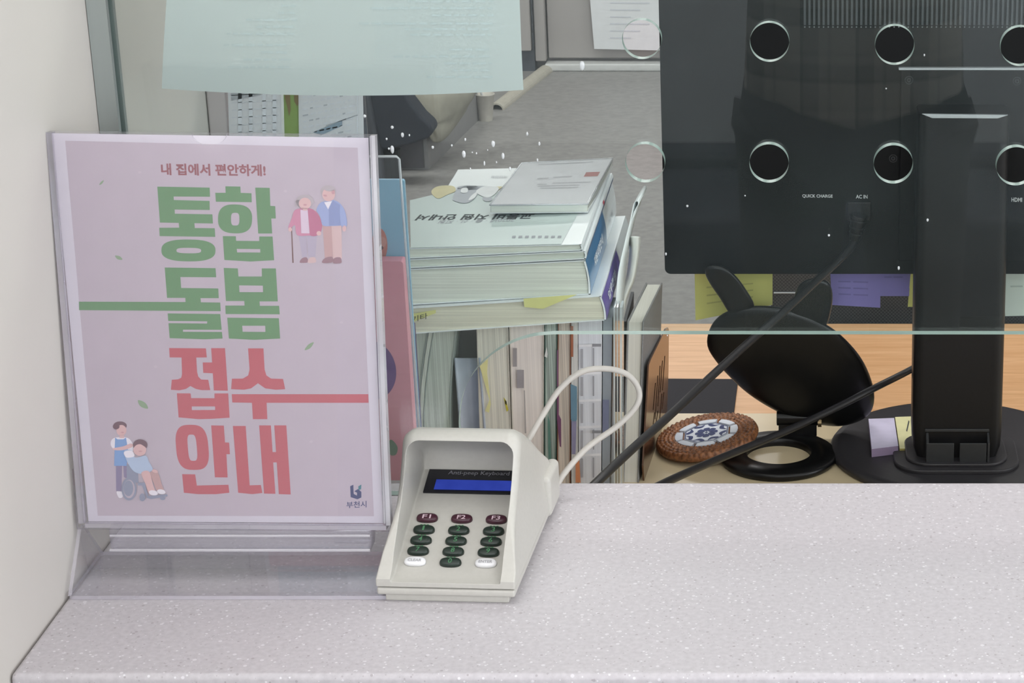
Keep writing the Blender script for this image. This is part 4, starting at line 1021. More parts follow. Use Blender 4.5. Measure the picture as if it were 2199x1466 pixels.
upright('booklet', 'leftmost of the bowed grey-green booklets standing under the book stack', (894, 706), (921, 706), 890, 903, PX('pe_greygreen', (206, 214, 202)), curve=.005, cat='booklet', cover=GC)
upright('booklet', 'thin bowed pale booklet between two thicker grey-green ones under the book stack', (922, 706), (930, 706), 904, 912, PX('pe_pale', (224, 230, 218)), curve=.005, cat='booklet')
upright('booklet', 'widest bowed grey-green booklet beside the rolled grey board', (931, 704), (981, 702), 913, 978, PX('pe_greygreen2', (214, 222, 210), .16), curve=.005, cat='booklet', cover=GC)
# rolled grey board; a dark block paints the shaded gap behind it
upright('gap_block', 'dark block in place of the shaded gap behind the rolled grey board', (984, 700), (1024, 698), 988, 1030, mat('gap_shade_dark', (58, 62, 66), .6), Y=UY + .03, dep=.1, cat='file')
tb = onY(1003, 778, UY + .012); xa, xb = onY(978, 800, UY).x, onY(1032, 800, UY).x
rings = []
for k in range(9):
    z = L0 + (onY(1003, 768, UY).z - L0) * k / 8; r = []
    for i in range(17):
        s = i / 16; x = xa + .004 * (1 - k / 8) + (xb - xa) * s
        dip = 0.0045 * math.sin(math.pi * s) if k == 8 else 0
        r.append(V((x, UY + .012 * math.sin(math.pi * s), z - dip)))
    rings.append(r)
g = G(); g.grid(rings); g.build('curved_board', mat('blue_grey_board', (182, 190, 202), .45), smooth=True, solid=.0018, label='curved blue grey card standing between the booklets and the page blocks', cat='card')
ob_, R = upright('thick_book', 'thick cream page block with yellow tabs standing under the stack', (1023, 697), (1091, 692), 1033, 1101, PX('pe_cream', (234, 230, 216)), cover=CRC)
def tabX(parent, pts, rgb, Y, nm='page_tab', lab=None):
    g = G(); g.poly([onY(u, v, Y) for u, v in pts]); g.build(nm, mat('tab_%d_%d_%d' % rgb, rgb, .7), parent, fix=False, label=lab)
tabX(ob_, [(1030, 786), (1048, 770), (1046, 800), (1052, 850), (1054, 868), (1050, 886), (1042, 882), (1051, 858), (1036, 806)], (228, 222, 160), UY - .004, lab='folded yellow sticky tab')
tabX(ob_, [(1081, 852), (1087, 860), (1092, 880), (1088, 884)], (196, 184, 60), UY - .003, lab='small mustard tab')
tabX(ob_, [(1084, 858), (1088, 862), (1088, 870), (1085, 866)], (60, 56, 30), UY - .0036)
o2, R = upright('report_binder', 'pinkish cream page block with grey index squares standing under the stack', (1093, 691), (1168, 687), 1103, 1167, PX('pe_pinkish', (236, 227, 220), .07), cover=CRC)
tabX(o2, [(1102, 747), (1110, 747), (1110, 787), (1102, 787)], (158, 152, 152), UY - .002); tabX(o2, [(1110, 794), (1125, 794), (1125, 833), (1110, 833)], (158, 152, 154), UY - .002)
tabX(o2, [(1125, 838), (1127, 838), (1130, 930), (1127, 930)], (170, 164, 160), UY - .002)
o3, R = upright('report_file', 'slim file with dark green page edges standing under the stack', (1169.5, 688), (1197, 687), 1168.5, 1194, PX('pe_green', (186, 200, 190), .3), cover=mat('deep_green_cover', (74, 98, 90), .5))
tabX(o3, [(1169, 765), (1174, 745), (1176, 760), (1175, 768)], (226, 226, 222), UY - .003); tabX(o3, [(1176, 890), (1181, 905), (1184, 990), (1186, 1034), (1180, 1034), (1177, 960)], (92, 132, 120), UY - .002)
o4, R = upright('report_file', 'slim beige file with purple tabs standing under the stack', (1198, 687), (1226, 685), 1196, 1225, PX('pe_beige', (220, 208, 194), .2), cover=mat('brown_cover', (134, 96, 78), .5))
tabX(o4, [(1196, 832), (1200, 832), (1200, 890), (1205, 900), (1205, 960), (1202, 958), (1196, 900)], (116, 72, 104), UY - .002); tabX(o4, [(1196, 752), (1199, 750), (1199, 830), (1196, 830)], (126, 88, 116), UY - .002)
o5, R = upright('index_file', 'white sheaf edged with blue and orange index flags under the stack', (1227, 685), (1241, 684), 1227, 1241, PX('pe_white', (214, 212, 208), .1))
tabX(o5, [(1225, 824), (1239, 830), (1239, 900), (1234, 912), (1226, 900)], (104, 138, 158), UY - .003, lab='blue index flags'); tabX(o5, [(1227, 904), (1238, 904), (1236, 975), (1228, 975)], (142, 138, 168), UY - .003); tabX(o5, [(1236, 985), (1244, 985), (1247, 1036), (1236, 1036)], (214, 140, 98), UY - .003, lab='orange index flag'); tabX(o5, [(1226, 700), (1231, 700), (1231, 766), (1226, 766)], (160, 98, 70), UY - .003)
o6, R = upright('ring_binder_sheaf', 'white sheaf with stacked clear index pockets standing under the stack', (1242, 684), (1293, 682), 1243, 1291, PX('pe_bluewhite', (222, 224, 230), .06), cat='file')
for i, v in enumerate((740, 800, 858, 915, 975)):
    tabX(o6, [(1243, v), (1291, v - 2), (1291, v + 3), (1243, v + 5)], (232, 232, 236), UY - .003)
    tabX(o6, [(1247, v + 9), (1252, v + 9), (1252, v + 50), (1247, v + 50)], (166, 166, 172), UY - .002); tabX(o6, [(1273, v + 7), (1276, v + 7), (1276, v + 50), (1273, v + 50)], (160, 160, 166), UY - .002)
for v in (738, 924): tabX(o6, [(1272, v), (1291, v), (1291, v + 6), (1272, v + 6)], (140, 140, 146), UY - .0036)
o7, R = upright('document_file', 'blue grey document file standing beside the clear pockets', (1295, 682), (1315, 681), 1293, 1309, mat('blue_grey_file', (152, 160, 168), .45), cat='file', dep=.06)
tabX(o7, [(1294, 858), (1308, 858), (1307, 928), (1294, 928)], (118, 124, 150), UY - .002)
# clear upright rack end
rk = thing('clear_rack', tuple(onY(1326, 1035, UY)), 'clear acrylic file rack end panel beside the grey diary', 'file rack')
g = G(); a, b = onY(1317, 650, UY), onY(1333, 650, UY)
for u0, u1 in ((1317, 1321), (1324, 1327), (1331, 1336)):
    a, b = onY(u0, 660, UY - .004), onY(u1, 660, UY - .004); c_, d_ = onY(u0 - 3, 1035, UY - .004), onY(u1 - 5, 1035, UY - .004)
    zz = L0
    g.hexa([V((c_.x, UY - .004, zz)), V((d_.x, UY - .004, zz)), V((d_.x, UY + .016, zz)), V((c_.x, UY + .016, zz)), a, b, b + V((0, .02, 0)), a + V((0, .02, 0))])
g.build('end_panel', clear('rack_acrylic', (.86, .9, .9), haze=.7, haze_rgb=(226, 234, 234), f0=.08), rk)
# thin black notebook and grey cloth diary
upright('notebook', 'thin black notebook between the clear rack and the grey diary', (1338, 690), (1345, 690), 1332, 1339, mat('black_notebook', (52, 52, 56), .5), dep=.10, Y=2.125, cat='notebook')
dg_ = thing('diary', tuple(onY(1360, 1035, UY)), 'grey cloth diary with cream pages standing beside the slotted bookend', 'diary')
DY = 2.12; zt = onY(1365, 689, DY).z; yb = onZ(1403, 606, zt).y
def hx(g, ua, ub, uc, ud, dy0=0., top=0., mi=0):
    a, b = onY(ua, 689, DY), onY(ub, 689, DY); c_, d_ = onY(uc, 1035, DY), onY(ud, 1035, DY)
    f1_, f2_ = onZ(ua + (1391 - 1350), 604, zt), onZ(ub + (1391 - 1350), 604, zt)
    D = V((0, yb - DY, 0)); e = V((0, dy0, 0)); tz = V((0, 0, top)); sx = f1_.x - a.x
    s_ = V((sx, 0, 0))
    k = (a.z - L0) / (a.z - c_.z)
    cb_, db_ = onZ(uc, 1037, L0), onZ(ud, 1037, L0)
    g.hexa([cb_ + e, db_ + e, db_ + D + s_ - e, cb_ + D + s_ - e, a + e + tz, b + e + tz, b + D + s_ - e + tz, a + D + s_ - e + tz], mi)
DGC = mat('grey_cloth_cover', (136, 136, 136), .7, var=.06, scale=400)
g = G(); hx(g, 1350, 1379, 1340, 1368, .002, -.002); g.build('page_block', PX('pe_diary', (224, 222, 212), .04), dg_)
g = G(); hx(g, 1379, 1382.5, 1368, 1371.5); g.build('cover', DGC, dg_, bevel=.0008)
g = G(); hx(g, 1346, 1350, 1336, 1340); g.build('cover', DGC, dg_, bevel=.0008)
# curled sheets and ribbon loop behind the stack
def sheet(name, pts, w, m, label, cat='paper'):
    g = G(); rows = []
    for (u, v, Y) in smooth_path(pts, 5):
        p = onY(u, v, Y); rows.append([p + V((-.0, 0, 0)), p + V((w * .35, w * .9, -.0))])
    g.grid(rows); g.build(name, m, smooth=True, solid=.0005, label=label, cat=cat, fix=False)
g = G(); lp = [(1320, 690, 1.9), (1323, 640, 1.905), (1328, 585, 1.92), (1342, 520, 1.95), (1352, 480, 1.975), (1357, 455, 1.985), (1362, 436, 1.99), (1369, 432, 1.99), (1370, 440, 1.99), (1362, 455, 1.988), (1356, 475, 1.983)]
rows = []
for (u, v, Y) in smooth_path(lp, 5):
    p = onY(u, v, Y); rows.append([p, p + V((.0035, .055, 0))])
g.grid(rows); g.build('curled_paper', mat('curled_white_paper', (234, 238, 238), .6), smooth=True, solid=.0006, fix=False, label='white paper strip curling over into a loop beside the book stack', cat='paper')
g = G(); rows = []
for (u, v, w) in smooth_path([(1322, 690, 16), (1330, 640, 16), (1344, 600, 18), (1350, 560, 20), (1352, 530, 22), (1350, 507, 25)], 5):
    rows.append([onY(u, v, 1.985), onY(u + w * .6, v, 1.975), onY(u + w, v + 1, 1.99)])
g.grid(rows); g.build('wavy_sheet', mat('wavy_white_paper', (238, 238, 232), .7), smooth=True, solid=.0006, fix=False, label='wavy white sheet standing between the book stack and the grey diary', cat='paper')
# slotted bookend
bA, bB = onZ(1382, 1032, L0), onZ(1432, 886, L0)
bdir = (bB - bA); bdir.z = 0; bdir.normalize(); bn = V((bdir.y, -bdir.x, 0))
def be(u, v):
    p = onplane(u, v, bA, bn); return ((p - bA).dot(bdir), p.z)
lp = [be(1392, 783), be(1396, 772), be(1428, 706), be(1433, 703), be(1435, 708), be(1434, 800), be(1431, 884)]
lp = [(0, L0)] + [be(1380, 1000), be(1388, 860)] + lp + [((bB - bA).length, L0)]
lp = [(a, max(b, L0)) for a, b in lp]
slits = []
for u0, v0, u1, v1 in ((1426, 764, 1421, 838), (1421, 774, 1416, 842), (1416, 785, 1411, 872), (1411, 806, 1405, 900), (1406, 822, 1401, 880), (1420, 845, 1415, 900), (1424, 842, 1420, 878), (1411, 882, 1405, 925), (1404, 885, 1400, 918)):
    a, b = be(u0 - .9, v0), be(u0 + .9, v0); c_, d_ = be(u1 - .9, v1), be(u1 + .9, v1)
    slits.append([a, b, d_, c_])
g = G(); add_plate(g, [lp] + slits, .0016, bA - V((0, 0, bA.z)), bdir, (0, 0, 1))
g.build('bookend', mat('dark_bronze_metal', (120, 92, 76), .18, metal=.75, var=.08, scale=20), label='dark metal bookend with cut slits beside the coaster', cat='bookend')

# ================================================================== PINK AND BLUE FILES BY THE SIGN
FY = 1.70
xr_ = onY(874, 700, FY).x
bx = thing('pink_file_box', (xr_ - .06, FY, L0), 'pink file case with a purple disc standing right behind the sign', 'file case')
zt = onY(850, 561, FY).z
g = G(); add_plate(g, [rrect(xr_ - .13, xr_, L0, zt, .0025)], .014, (0, FY + .007, 0), (1, 0, 0), (0, 0, 1)); g.build('case', mat('pink_plastic', (236, 160, 174), .4, var=.03), bx, bevel=.003, seg=3)
g = G(); c0 = onY(800, 795, FY - .0006); r_ = .0195
g.poly([c0 + V((r_ * math.cos(2 * math.pi * i / 40), 0, r_ * 1.32 * math.sin(2 * math.pi * i / 40))) for i in range(40)]); g.build('disc_print', mat('purple_print', (112, 70, 140), .5), bx, fix=False, label='purple disc')
g = G(); g.poly([onY(u, v, FY - .0006) for u, v in smooth_loop([(832, 960), (838, 944), (848, 950), (854, 962), (850, 976), (838, 976)], 4)]); g.build('leaf_print', mat('green_print', (108, 142, 118), .5), bx, fix=False, label='green leaf print')
g = G(); g.poly([onY(u, v, FY - .0005) for u, v in ((800, 1031), (874, 1031), (874, 1090), (800, 1090))]); g.build('label_strip', mat('white_label', (226, 222, 226), .6), bx, fix=False)
F2 = FY + .018
x2 = onY(879, 560, F2).x; zt = onY(850, 386, F2).z
bf_ = thing('blue_file', (x2 - .06, F2, L0), 'translucent blue plastic file standing behind the pink file case', 'file')
g = G(); add_plate(g, [rrect(x2 - .13, x2, L0, zt, .002)], .004, (0, F2 + .002, 0), (1, 0, 0), (0, 0, 1)); g.build('sleeve', mat('blue_plastic', (146, 188, 214), .35, var=.04, scale=12), bf_, bevel=.001)
g = G()
for pts, mi in ((ell(815, 527, 17, 37, 30), 0), (ell(820, 520, 10, 12, 16), 1), (ell(819, 532, 4.5, 4, 12), 2)):
    g.poly([onY(u, v, F2 - .0004 - .0002 * mi) for u, v in pts], mi)
g.build('sticker', [mat('salmon_sticker', (196, 124, 112), .5), mat('salmon_pale', (204, 148, 138), .5), mat('salmon_dark', (96, 58, 60), .5)], bf_, fix=False, label='round salmon sticker')
F3 = F2 + .0065
x3 = onY(886, 720, F3).x; zt = onY(880, 704, F3).z
g = G(); g.box(x3 - .13, x3, F3, F3 + .016, L0, zt); g.build('purple_file', mat('dark_purple_plastic', (72, 52, 110), .4), label='dark purple file just visible between the pink case and the booklets', cat='file', bevel=.001)
F4 = FY - .012
ca_ = thing('clear_stand', tuple(onY(820, 1035, F4)), 'empty clear acrylic stand rising behind the sign above the blue file', 'acrylic stand')
x0, x1 = onY(760, 336, F4).x, onY(857, 336, F4).x; zt = onY(830, 336, F4).z
g = G(); add_plate(g, [rrect(x0, x1, L0, zt, .003)], .002, (0, F4, 0), (1, 0, 0), (0, 0, 1), 0, 0); g.build('panel', clear('stand_acrylic', (.97, .97, .98), haze=.03, f0=.04), ca_)
g = G(); g.tube([V((x0, F4, zt)), V((x1 - .002, F4, zt)), V((x1, F4, zt - .002)), V((x1 + .0025, F4, L0 + .18))], .0011, 0, 8); g.build('rim', ALEDGE, ca_, smooth=True)

# ================================================================== TIMETABLES ON THE BOARD
PAPT = translucent('thin_white_paper', (240, 241, 244), .5)
def sheet_on_divider(pts, label, name, m, deco, Y=pan_y - .0015):
    g = G(); g.prism([onY(u, v, Y) for u, v in pts], V((0, .0008, 0)))
    mats = [m]
    for poly, mm in deco:
        if mm not in mats: mats.append(mm)
        g.poly([onY(u, v, Y - .0004) for u, v in poly], mats.index(mm))
    g.build(name, mats, fix=False, label=label, cat='timetable' if 'timetable' in name else 'card', group='sheets on the acrylic board' if 'timetable' in name else None)
deco = []
for i in range(10):
    v = 150 + i * 16
    deco.append(([(497, v + 6), (598, v), (598, v + 1.6), (497, v + 7.6)], INKL))
for u in (511, 534, 563, 585): deco.append(([(u, 160), (u + 8, 160), (u + 9, 420), (u + 1, 420)], INKL))
deco.append(([(495, 200), (560, 196), (560, 204), (497, 216)], INK))
sheet_on_divider([(487, 120), (602, 120), (608, 420), (496, 420)], 'white ruled timetable with grey columns, left of the green card on the board', 'timetable', PAPT, deco)
deco = [([(606, 120), (620, 120), (624, 235), (621, 250), (616, 225), (612, 212)], mat('card_brown', (128, 110, 72), .6)), ([(628, 120), (640, 120), (644, 218), (638, 228), (632, 218)], mat('card_brown', (128, 110, 72), .6)), ([(602, 120), (607, 120), (614, 420), (606, 420)], mat('card_white', (226, 226, 222), .6))]
sheet_on_divider([(602, 120), (642, 120), (643, 420), (612, 420)], 'narrow green and brown picture card between two timetables', 'picture_card', mat('card_green', (134, 158, 84), .6), deco, pan_y - .001)
deco = []
random.seed(5)
for i in range(14):
    v = 140 + i * 13; u = 650
    while u < 752:
        w = 5 + random.random() * 8
        yy = lambda x: v + 16 - (x - 650) * .20
        deco.append(([(u, yy(u)), (u + w, yy(u + w)), (u + w, yy(u + w) + 3), (u, yy(u) + 3)], INK if random.random() < .3 else INKL)); u += w + 5
deco.append(([(672, 284), (735, 258), (735, 270), (690, 290)], mat('table_blue', (138, 156, 172), .7)))
deco.append(([(700, 269), (768, 246), (768, 248), (700, 271)], INK)); deco.append(([(766, 150), (768, 150), (769, 420), (767, 420)], INKL))
sheet_on_divider([(640, 120), (777, 120), (784, 420), (643, 420)], 'dense white timetable with a blue band, right of the green card on the board', 'timetable', PAPT, deco, pan_y - .002)

# ================================================================== FAR BACKGROUND
bxm = thing('low_cabinet', tuple(onZ(930, 340, FZ)), 'low grey cabinet on the floor behind the book stack', 'cabinet')
nc = onZ(921, 364, FZ); fc_ = onZ(1028, 258, FZ)
top = .135
g = G(); W = V((-.75, 0, 0)); U = V((0, 0, top))
g.hexa([nc + W, nc, fc_, fc_ + W, nc + W + U, nc + U, fc_ + U, fc_ + W + U]); g.build('body', mat('cabinet_grey', (152, 150, 150), .5, var=.03), bxm)
g = G(); q = nc + V((0, -.012, 0)); g.box(nc.x - .75, nc.x - .012, nc.y - .012, nc.y, FZ + .008, FZ + top - .006); g.build('door', mat('cabinet_shaded_front', (92, 90, 94), .5), bxm, label='front with its shade painted dark grey')  # shade on the front painted with a darker copy of the cabinet grey
g = G()
pts = [(862, 190), (876, 218), (900, 248), (926, 272), (932, 290), (940, 303), (958, 296), (985, 262), (1000, 236), (1012, 190)]
lo_ = [onplane(u, v, nc + V((.03, 0, 0)), V((1, -.12, 0))) for u, v in pts]
cyy = nc.y + .05
ctr = V((0, 0, 0))
P0 = [onY(u, v, cyy - .02 + .0025 * max(0, (u - 935))) for u, v in smooth_loop(pts, 3)]
for p in P0: ctr += p
ctr /= len(P0)
rings = []
for s, o in ((1, .05), (1.0, 0), (.93, -.05), (.75, -.08), (.45, -.10), (.1, -.11)):
    rings.append([ctr + (p - ctr) * s + V((0, o + .01 * math.sin(i * .9), 0)) for i, p in enumerate(P0)])
g.loft(rings); g.build('beige_cloth', mat('beige_cloth', (166, 162, 148), .9, var=.12, scale=14, bump=.3), smooth=True, label='rumpled beige cloth draped on the low grey cabinet at the back', cat='cloth')
# dark seat / chair in front of the cabinet
sc = thing('dark_chair', tuple(onZ(850, 380, FZ) + V((-.05, -.3, 0))), 'dark navy chair beside the low grey cabinet at the back', 'chair')
SLT = mat('dark_navy_fabric', (52, 56, 66), .8, var=.08, scale=60)
yy = nc.y - .18
def outline(pts, Y, dep, nm, m):
    g = G(); P = [onY(u, v, Y) for u, v in pts]; g.prism(P, V((0, dep, 0))); return g.build(nm, m, sc, bevel=.012)
outline([(740, 170), (862, 170), (876, 214), (905, 252), (927, 272), (930, 286), (918, 298), (864, 316), (820, 322), (800, 300), (778, 260)], yy, .10, 'seat', SLT)
outline([(700, 190), (790, 190), (818, 340), (822, 420), (780, 420)], yy - .02, .08, 'backrest', mat('charcoal_frame', (72, 75, 82), .6))
zz = onY(840, 320, yy).z
g = G(); p = onY(838, 320, yy + .05); g.tube([p, V((p.x, p.y, FZ))], .03, 0, 14); g.build('leg', BLACK, sc)
# paper cup
pc0 = onZ(1020, 258, FZ); pc0 = V((pc0.x + .036, pc0.y, FZ))
cu = thing('paper_cup', tuple(pc0), 'white paper cup standing by the far end of the low cabinet', 'cup')
g = G(); s_ = .031
g.loft([[pc0 + V((r * math.cos(2 * math.pi * i / 32), r * math.sin(2 * math.pi * i / 32), z)) for i in range(32)] for r, z in ((s_ * .7, 0), (s_, .085), (s_ * 1.05, .086), (s_ * 1.05, .089), (s_ * .96, .089), (s_ * .68, .004))], caps=False)
g.build('cup_body', mat('paper_cup_white', (214, 208, 198), .6), cu, smooth=True)
g = G(); a = pc0 + V((0, .0, .03)); g.tube([a, a + V((-.012, -.005, .075))], .004, 0, 8); g.build('stirrer', PAPER, cu)
# half-round cable cover on the floor
ya, yb2 = onZ(1066, 236, FZ), onZ(1172, 153, FZ)
ax = (yb2 - ya).normalized(); sd_ = V((ax.y, -ax.x, 0)); rr = .026
g = G(); rings = []
for P in (ya, yb2):
    rings.append([P + sd_ * (rr * math.cos(math.pi * i / 12)) + V((0, 0, rr * .9 * math.sin(math.pi * i / 12))) for i in range(13)] + [P + sd_ * (-rr * .8 * math.cos(math.pi * i / 12)) + V((0, 0, rr * .68 * math.sin(math.pi * i / 12))) for i in range(13)])
g.loft(rings); g.build('floor_cable_cover', mat('cream_floor_duct', (206, 200, 186), .5), label='cream half round cable duct on the floor leading to the door', cat='cable duct')

# ================================================================== VISITOR SIDE: bench and the person taking the picture, mirrored in the glass
wb = thing('waiting_bench', (-.1, -1.8, FZ), 'dark blue waiting bench on the visitor side mirrored faintly in the glass', 'bench')
BLUEV = mat('navy_vinyl', (44, 50, 66), .4)
g = G(); g.box(-1.6, 1.4, -1.95, -1.5, FZ + .12, FZ + .36); g.build('seat', BLUEV, wb, bevel=.03)
g = G(); g.box(-1.6, 1.4, -2.1, -1.97, FZ + .12, FZ + .385); g.build('backrest', BLUEV, wb, bevel=.02)
for x in (-1.5, 1.3):
    g = G(); g.box(x - .03, x + .03, -1.9, -1.55, FZ, FZ + .12); g.build('leg', BLACK, wb)

def plaid():
    m, nt, out = nt_new('plaid_shirt_cloth'); N, L = nt.nodes, nt.links
    b = N.new('ShaderNodeBsdfPrincipled'); b.inputs['Roughness'].default_value = .9; L.new(b.outputs[0], out.inputs[0])
    tc = N.new('ShaderNodeTexCoord'); sx = N.new('ShaderNodeSeparateXYZ'); L.new(tc.outputs['Object'], sx.inputs[0])
    cur = None
    for ax, per in (('X', .085), ('Z', .085)):
        for sc_, wd, val in ((per, .34, .5), (per * .5, .12, .35)):
            mm = N.new('ShaderNodeMath'); mm.operation = 'DIVIDE'; mm.inputs[1].default_value = sc_; L.new(sx.outputs[ax], mm.inputs[0])
            fr = N.new('ShaderNodeMath'); fr.operation = 'FRACT'; L.new(mm.outputs[0], fr.inputs[0])
            lt = N.new('ShaderNodeMath'); lt.operation = 'LESS_THAN'; lt.inputs[1].default_value = wd; L.new(fr.outputs[0], lt.inputs[0])
            ml = N.new('ShaderNodeMath'); ml.operation = 'MULTIPLY'; ml.inputs[1].default_value = val; L.new(lt.outputs[0], ml.inputs[0])
            if cur is None: cur = ml.outputs[0]
            else:
                ad = N.new('ShaderNodeMath'); ad.operation = 'ADD'; L.new(cur, ad.inputs[0]); L.new(ml.outputs[0], ad.inputs[1]); cur = ad.outputs[0]
    cr = N.new('ShaderNodeValToRGB'); cr.color_ramp.elements[0].color = (*lin((178, 174, 166)), 1); cr.color_ramp.elements[1].color = (*lin((34, 36, 40)), 1); cr.color_ramp.elements[1].position = 1
    dv = N.new('ShaderNodeMath'); dv.operation = 'MULTIPLY'; dv.inputs[1].default_value = .62; L.new(cur, dv.inputs[0])
    L.new(dv.outputs[0], cr.inputs[0]); L.new(cr.outputs[0], b.inputs['Base Color'])
    return m
PXo, PYo = .062, -.34
pe = thing('person', (PXo, PYo, FZ), 'person in a dark plaid shirt taking the picture, mirrored faintly in the glass', 'person')
def skin_mesh(name, nodes, edges, m, parent, sub=2, root=0):
    me = bpy.data.meshes.new(name)
    org = WORLD[parent.name]
    me.from_pydata([V(n[0]) + V((PXo, PYo, FZ)) - org for n in nodes], edges, []); me.materials.append(m)
    o = bpy.data.objects.new(name, me); COL.objects.link(o); WORLD[o.name] = org; o.parent = parent
    sk = o.modifiers.new('Skin', 'SKIN'); sk.use_smooth_shade = True
    for i, n in enumerate(nodes):
        d_ = me.skin_vertices[0].data[i]; r = n[1]; d_.radius = r if isinstance(r, tuple) else (r, r); d_.use_root = (i == root)
    ss = o.modifiers.new('Subdivision', 'SUBSURF'); ss.levels = sub; ss.render_levels = sub
    return o
SKN = mat('skin_tone', (214, 170, 146), .5)
# body: pelvis, spine, neck, head, arms raised to the chest, legs
nodes = [((0, 0, .92), (.10, .07)), ((0, 0, 1.10), (.11, .08)), ((0, .0, 1.30), (.145, .10)), ((0, 0, 1.42), (.10, .075)), ((0, .01, 1.50), .052), ((0, .02, 1.58), (.068, .078)), ((0, .025, 1.66), (.076, .09)), ((0, .02, 1.72), (.055, .065)),
    ((.18, 0, 1.40), .055), ((.27, .03, 1.16), .042), ((.13, .22, 1.40), .032), ((.07, .27, 1.50), .026),
    ((-.18, 0, 1.40), .055), ((-.27, .03, 1.16), .042), ((-.18, .22, 1.40), .032), ((-.15, .27, 1.50), .026),
    ((.085, 0, .84), .06), ((.10, .01, .47), .052), ((.10, -.01, .09), .042), ((.105, .13, .04), .035),
    ((-.085, 0, .84), .06), ((-.10, .01, .47), .052), ((-.10, -.01, .09), .042), ((-.105, .13, .04), .035)]
edges = [(0, 1), (1, 2), (2, 3), (3, 4), (4, 5), (5, 6), (6, 7), (3, 8), (8, 9), (9, 10), (10, 11), (3, 12), (12, 13), (13, 14), (14, 15), (0, 16), (16, 17), (17, 18), (18, 19), (0, 20), (20, 21), (21, 22), (22, 23)]
skin_mesh('body', nodes, edges, SKN, pe)
sn = [((0, 0, .72), (.200, .150)), ((0, 0, .95), (.190, .135)), ((0, 0, 1.10), (.178, .125)), ((0, 0, 1.30), (.178, .125)), ((0, 0, 1.43), (.11, .085)), ((.19, 0, 1.40), .07), ((.275, .03, 1.16), .058), ((.15, .20, 1.38), .045), ((-.19, 0, 1.40), .07), ((-.275, .03, 1.16), .058), ((-.19, .20, 1.38), .045)]
skin_mesh('plaid_shirt', sn, [(0, 1), (1, 2), (2, 3), (3, 4), (4, 5), (5, 6), (6, 7), (4, 8), (8, 9), (9, 10)], plaid(), pe)['label'] = 'dark plaid shirt'
tn = [((0, 0, .90), (.155, .115)), ((.098, 0, .82), .106), ((.102, .01, .47), .078), ((.102, -.01, .08), .066), ((-.098, 0, .82), .106), ((-.102, .01, .47), .078), ((-.102, -.01, .08), .066)]
skin_mesh('trousers', tn, [(0, 1), (1, 2), (2, 3), (0, 4), (4, 5), (5, 6)], mat('dark_trousers', (44, 46, 52), .9), pe)
hn_ = [((0, -.01, 1.62), (.085, .085)), ((0, .0, 1.70), (.088, .098)), ((0, .015, 1.755), (.06, .07))]
skin_mesh('hair', hn_, [(0, 1), (1, 2)], mat('black_hair', (28, 25, 24), .5), pe)
for sx_ in (1, -1):
    bxh = .07 if sx_ == 1 else -.15
    w0 = (bxh, .27, 1.50)
    ks_ = [(w0, .022), ((bxh - .01 * sx_, .285, 1.55), (.036, .018))]; ed = [(0, 1)]
    for f, (dx, ln) in enumerate(((-.028, .062), (-.009, .072), (.010, .068), (.028, .052))):
        b0 = len(ks_); root_ = (bxh - .01 * sx_ + dx * .9, .285, 1.575)
        ks_ += [(root_, .0095), ((root_[0] - .006 * sx_, .30, 1.575 + ln * .5), .0085), ((root_[0] - .014 * sx_, .318, 1.575 + ln * .85), .0075)]
        ed += [(1, b0), (b0, b0 + 1), (b0 + 1, b0 + 2)]
    b0 = len(ks_); ks_ += [((bxh - .040 * sx_, .30, 1.535), .011), ((bxh - .058 * sx_, .315, 1.56), .009)]; ed += [(1, b0), (b0, b0 + 1)]
    skin_mesh('hand', ks_, ed, SKN, pe)
g = G()
for sx_ in (1, -1):
    c0 = V((PXo + .03 * sx_, PYo + .105, FZ + 1.645)); g.loft([[c0 + V((.012 * s * math.cos(t * .63), .004 * (1 - s), .007 * s * math.sin(t * .63))) for t in range(10)] for s in (1, .6, .1)])
g.build('eyes', mat('eye_dark', (50, 40, 36), .2), pe)
g = G(); c0 = V((PXo, PYo + .10, FZ + 1.61)); g.loft([[c0 + V((w * math.cos(t * .785), dy + .012 * (math.sin(t * .785) < -.1), h * math.sin(t * .785))) for t in range(8)] for w, h, dy in ((.016, .022, -.01), (.011, .016, .012), (.004, .005, .024))]); g.build('nose', SKN, pe, smooth=True)
g = G(); c0 = V((PXo, PYo + .098, FZ + 1.572)); g.tube([c0 + V((-.024, -.006, .002)), c0, c0 + V((.024, -.006, .002))], .005, 0, 8); g.build('mouth', mat('lip_tone', (184, 112, 104), .5), pe, smooth=True)
for sx_ in (1, -1):
    g = G(); c0 = V((PXo + .078 * sx_, PYo + .01, FZ + 1.635)); g.loft([[c0 + V((o * sx_, .014 * s * math.cos(t * .63), .028 * s * math.sin(t * .63))) for t in range(10)] for s, o in ((1, -.01), (1, .008), (.6, .012))]); g.build('ear', SKN, pe, smooth=True)

